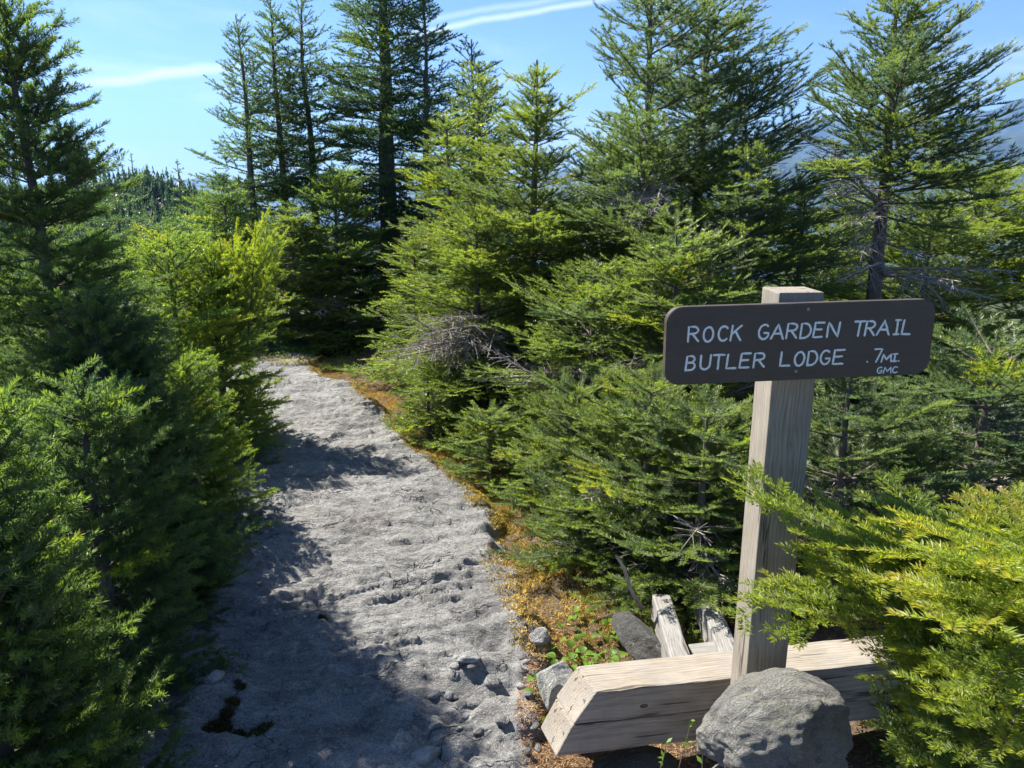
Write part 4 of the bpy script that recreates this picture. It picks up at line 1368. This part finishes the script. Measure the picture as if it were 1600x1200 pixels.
# dark mossy pockets in the shaded rock
vs, ts = [], []
for px, py, r in [(404, 1146, 0.034), (340, 1138, 0.036), (366, 1112, 0.014), (356, 1124, 0.017), (378, 1092, 0.011), (374, 1143, 0.014), (505, 975, 0.010)]:
    g = ground_pt(px, py)
    k = int(9000 * r / 0.05 * 0.5)
    a, q_ = rng.random(k) * 6.283, np.sqrt(rng.random(k))
    x, y = g[0] + np.cos(a) * q_ * r * 1.25, g[1] + np.sin(a) * q_ * r * 0.8
    v, t_ = blades(x, y, surf_z(x, y) - 0.004, rng, 0.014, 0.005, np.clip(rng.normal(0.35, 0.25, k), 0, 1), 0.4)
    vs.append(v); ts.append(t_)
np_obj('moss', np.concatenate(vs), None, M_DARKMOSS, k=3, attr={'tint': np.concatenate(ts)}, label='dark moss filling small pockets in the shaded rock', kind='stuff')


def grass_tuft(label, px, py, n, ln, tint, spread, seed):
    g = ground_pt(px, py)
    r = np.random.default_rng(seed)
    z = float(surf_z(np.array(g[0]), np.array(g[1])))
    o = empty('grass_tuft', (g[0], g[1], z), label, 'grass tuft')
    az = r.random(n) * 6.283
    q_ = np.sqrt(r.random(n)) * spread
    P = np.stack([np.cos(az) * q_, np.sin(az) * q_ * 0.7, np.zeros(n)], 1)
    lean = r.uniform(0.1, 0.75, n)
    az2 = az + r.normal(0, 0.5, n)
    D = np.stack([np.cos(az2) * np.sin(lean), np.sin(az2) * np.sin(lean), np.cos(lean)], 1)
    L = ln * r.uniform(0.5, 1.2, n)
    side = nrm(np.cross(D, UPV))
    quads = []
    prev = None
    for j in range(5):
        f = j / 4
        p = P + D * (L * f)[:, None] + np.stack([np.cos(az2), np.sin(az2), -1.1 + 0 * az], 1) * (L * 0.45 * f ** 2)[:, None]
        hw = side * (0.0032 * (1 - f * 0.95))
        if prev is not None:
            quads.append(np.stack([prev[0] - prev[1], prev[0] + prev[1], p + hw, p - hw], 1))
        prev = (p, hw)
    V = np.concatenate(quads).reshape(-1, 3)
    t_ = np.tile(np.repeat(np.clip(r.normal(tint, 0.18, n), 0, 1), 4), 4)
    np_obj('blades', V, None, M_GRASS, o, k=4, attr={'tint': t_})


grass_tuft('pale yellow-green grass tuft at the far end of the trail', 527, 566, 420, 0.17, 0.55, 0.13, 61)
grass_tuft('dry straw-coloured grass beside the pale green tuft', 455, 568, 260, 0.10, 0.95, 0.22, 62)


def leaf_plant_mesh(seed, nleaf):
    r = np.random.default_rng(seed)
    Vs, Fs, ts, o = [], [], [], 0
    for i in range(nleaf):
        az = r.random() * 6.283
        h = r.uniform(0.03, 0.055)
        L, W = r.uniform(0.036, 0.052), r.uniform(0.012, 0.017)
        d = np.array((math.cos(az), math.sin(az), 0))
        s = np.array((-math.sin(az), math.cos(az), 0))
        b0 = d * 0.012 + UPV * h
        up = r.uniform(0.2, 1.1)
        st = [np.zeros(3), b0 * 0.5, b0]
        v, f = poly_tube(st, [0.0013, 0.0011, 0.0009], 4)
        Vs.append(v); Fs.append(f + o); o += len(v); ts.append(np.full(len(v), 0.6))
        rows = []
        for j in range(8):
            q_ = j / 7
            p = b0 + d * L * q_ * math.cos(up) + UPV * (L * q_ * math.sin(up) - 0.35 * L * q_ ** 2)
            hw = W * math.sin(math.pi * min(1, q_ ** 0.7)) ** 0.9 + 0.0004
            rows += [p - s * hw + UPV * hw * 0.45, p, p + s * hw + UPV * hw * 0.45]
        v = np.array(rows)
        f = np.array([(j * 3 + c, j * 3 + c + 1, j * 3 + c + 4, j * 3 + c + 3) for j in range(7) for c in range(2)])
        Vs.append(v); Fs.append(f + o); o += len(v); ts.append(np.full(len(v), r.uniform(0.2, 1.0)))
    return np_mesh('leafy_plant', np.concatenate(Vs), np.concatenate(Fs), M_LEAF, attr={'tint': np.concatenate(ts)}, smooth=True)


LM = [leaf_plant_mesh(300 + i, 1 + i % 3) for i in range(6)]
rng = np.random.default_rng(23)
spots = [(885, 985), (900, 1000), (870, 1010), (905, 1022), (925, 1025), (940, 1022), (955, 1028), (968, 1012), (975, 990), (985, 1005), (990, 1022), (960, 975), (948, 995), (935, 1005), (918, 985), (905, 965),
         (890, 1040), (842, 1090), (850, 1135), (880, 960), (1003, 1010), (1040, 985), (1070, 985), (1010, 1035), (930, 965), (1085, 965), (895, 1018), (865, 1030), (838, 1070), (912, 1006), (878, 972), (893, 950), (915, 950), (928, 985), (942, 975), (952, 1012), (908, 990), (870, 995), (920, 1012), (980, 1028), (1058, 990), (1068, 972), (948, 1030), (932, 1032), (860, 1112)]
for i, (px, py) in enumerate(spots):
    g = ground_pt(px + rng.normal(0, 3), py + rng.normal(0, 3), 0.03)
    o = bpy.data.objects.new('leafy_plant', LM[i % 6])
    o.location = (g[0], g[1], float(surf_z(np.array(g[0]), np.array(g[1]))) - 0.003)
    o.rotation_euler = (0, 0, rng.random() * 6.28)
    o.scale = (1, 1, 1) if i % 2 else (0.85, 0.85, 0.85)
    link(o, None, 'small bright green leafy plant sprouting by the beams and rock edge', 'plant', 'leafy sprouts by the beams')


def sprig(label, px, py, Y, h, seed):
    r = np.random.default_rng(seed)
    p = at(px, py, Y)
    z0 = float(surf_z(np.array(p[0]), np.array(Y)))
    H = max(0.06, p[2] - z0)
    o = empty('sapling', (p[0], Y, z0), label, 'sapling')
    hz = np.linspace(0, H, 8)
    line = np.stack([0.012 * np.sin(hz * 18 + seed), 0.008 * np.cos(hz * 14), hz], 1)
    np_obj('stem', *poly_tube(line, np.linspace(0.0017, 0.0008, 8), 5), M_BARK, o, smooth=True)
    Vs, ts = [], []
    for i in range(12):
        f = r.uniform(0.75, 1.02) if i > 3 else r.uniform(0.4, 0.8)
        b0 = np.array((np.interp(f * H, hz, line[:, 0]), np.interp(f * H, hz, line[:, 1]), f * H))
        d = r.normal(0, 1, 3); d[2] = abs(d[2]) + 0.3; d /= np.linalg.norm(d)
        s = np.cross(d, r.normal(0, 1, 3)); s /= np.linalg.norm(s)
        L = r.uniform(0.012, 0.024)
        Vs.append(np.array([b0, b0 + d * L * 0.5 + s * L * 0.22, b0 + d * L, b0 + d * L * 0.5 - s * L * 0.22]))
        ts.append(np.full(4, r.uniform(0.5, 1)))
    np_obj('leaves', np.concatenate(Vs), None, M_LEAF, o, k=4, attr={'tint': np.concatenate(ts)})


sprig('thin budding sapling nearest the boulder in front of the beams', 1072, 1122, 1.66, 0, 71)
sprig('thin budding sapling left of the taller one before the beams', 1033, 1155, 1.64, 0, 72)
sprig('little budding sapling close to the left side of the boulder', 1092, 1150, 1.62, 0, 73)

# fallen stick leaning among the leafy plants
a, b_ = at(962, 868, 2.45), zpt(1001, 948, 0.10)
f = np.linspace(0, 1, 9)
line = a[None] * (1 - f)[:, None] + b_[None] * f[:, None] + np.stack([0.006 * np.sin(f * 7), 0 * f, 0.004 * np.sin(f * 4)], 1)
np_obj('stick', *poly_tube(line, np.linspace(0.0055, 0.009, 9), 8), M_DEAD, smooth=True, label='pale fallen stick leaning down to the flat dark rock', cat='stick')

# ------------------------------------------------------------------ air between here and the mountains
m = bpy.data.materials.new('thin_haze')
m.use_nodes = True
t = NT(m.node_tree)
m.node_tree.nodes.remove(m.node_tree.nodes['Principled BSDF'])
pv = t.node('ShaderNodeVolumePrincipled')
pv.inputs['Color'].default_value = (0.30, 0.56, 1.0, 1)
pv.inputs['Density'].default_value = 0.00012
pv.inputs['Anisotropy'].default_value = 0.2
t.l.new(pv.outputs[0], t.n['Material Output'].inputs['Volume'])
HAZE = bm_obj('haze', box_bm(-9800, 9800, -9800, 9800, -262 - 60, 640, 0), m, None, kind='stuff')
import sys; sys.stderr.write('')
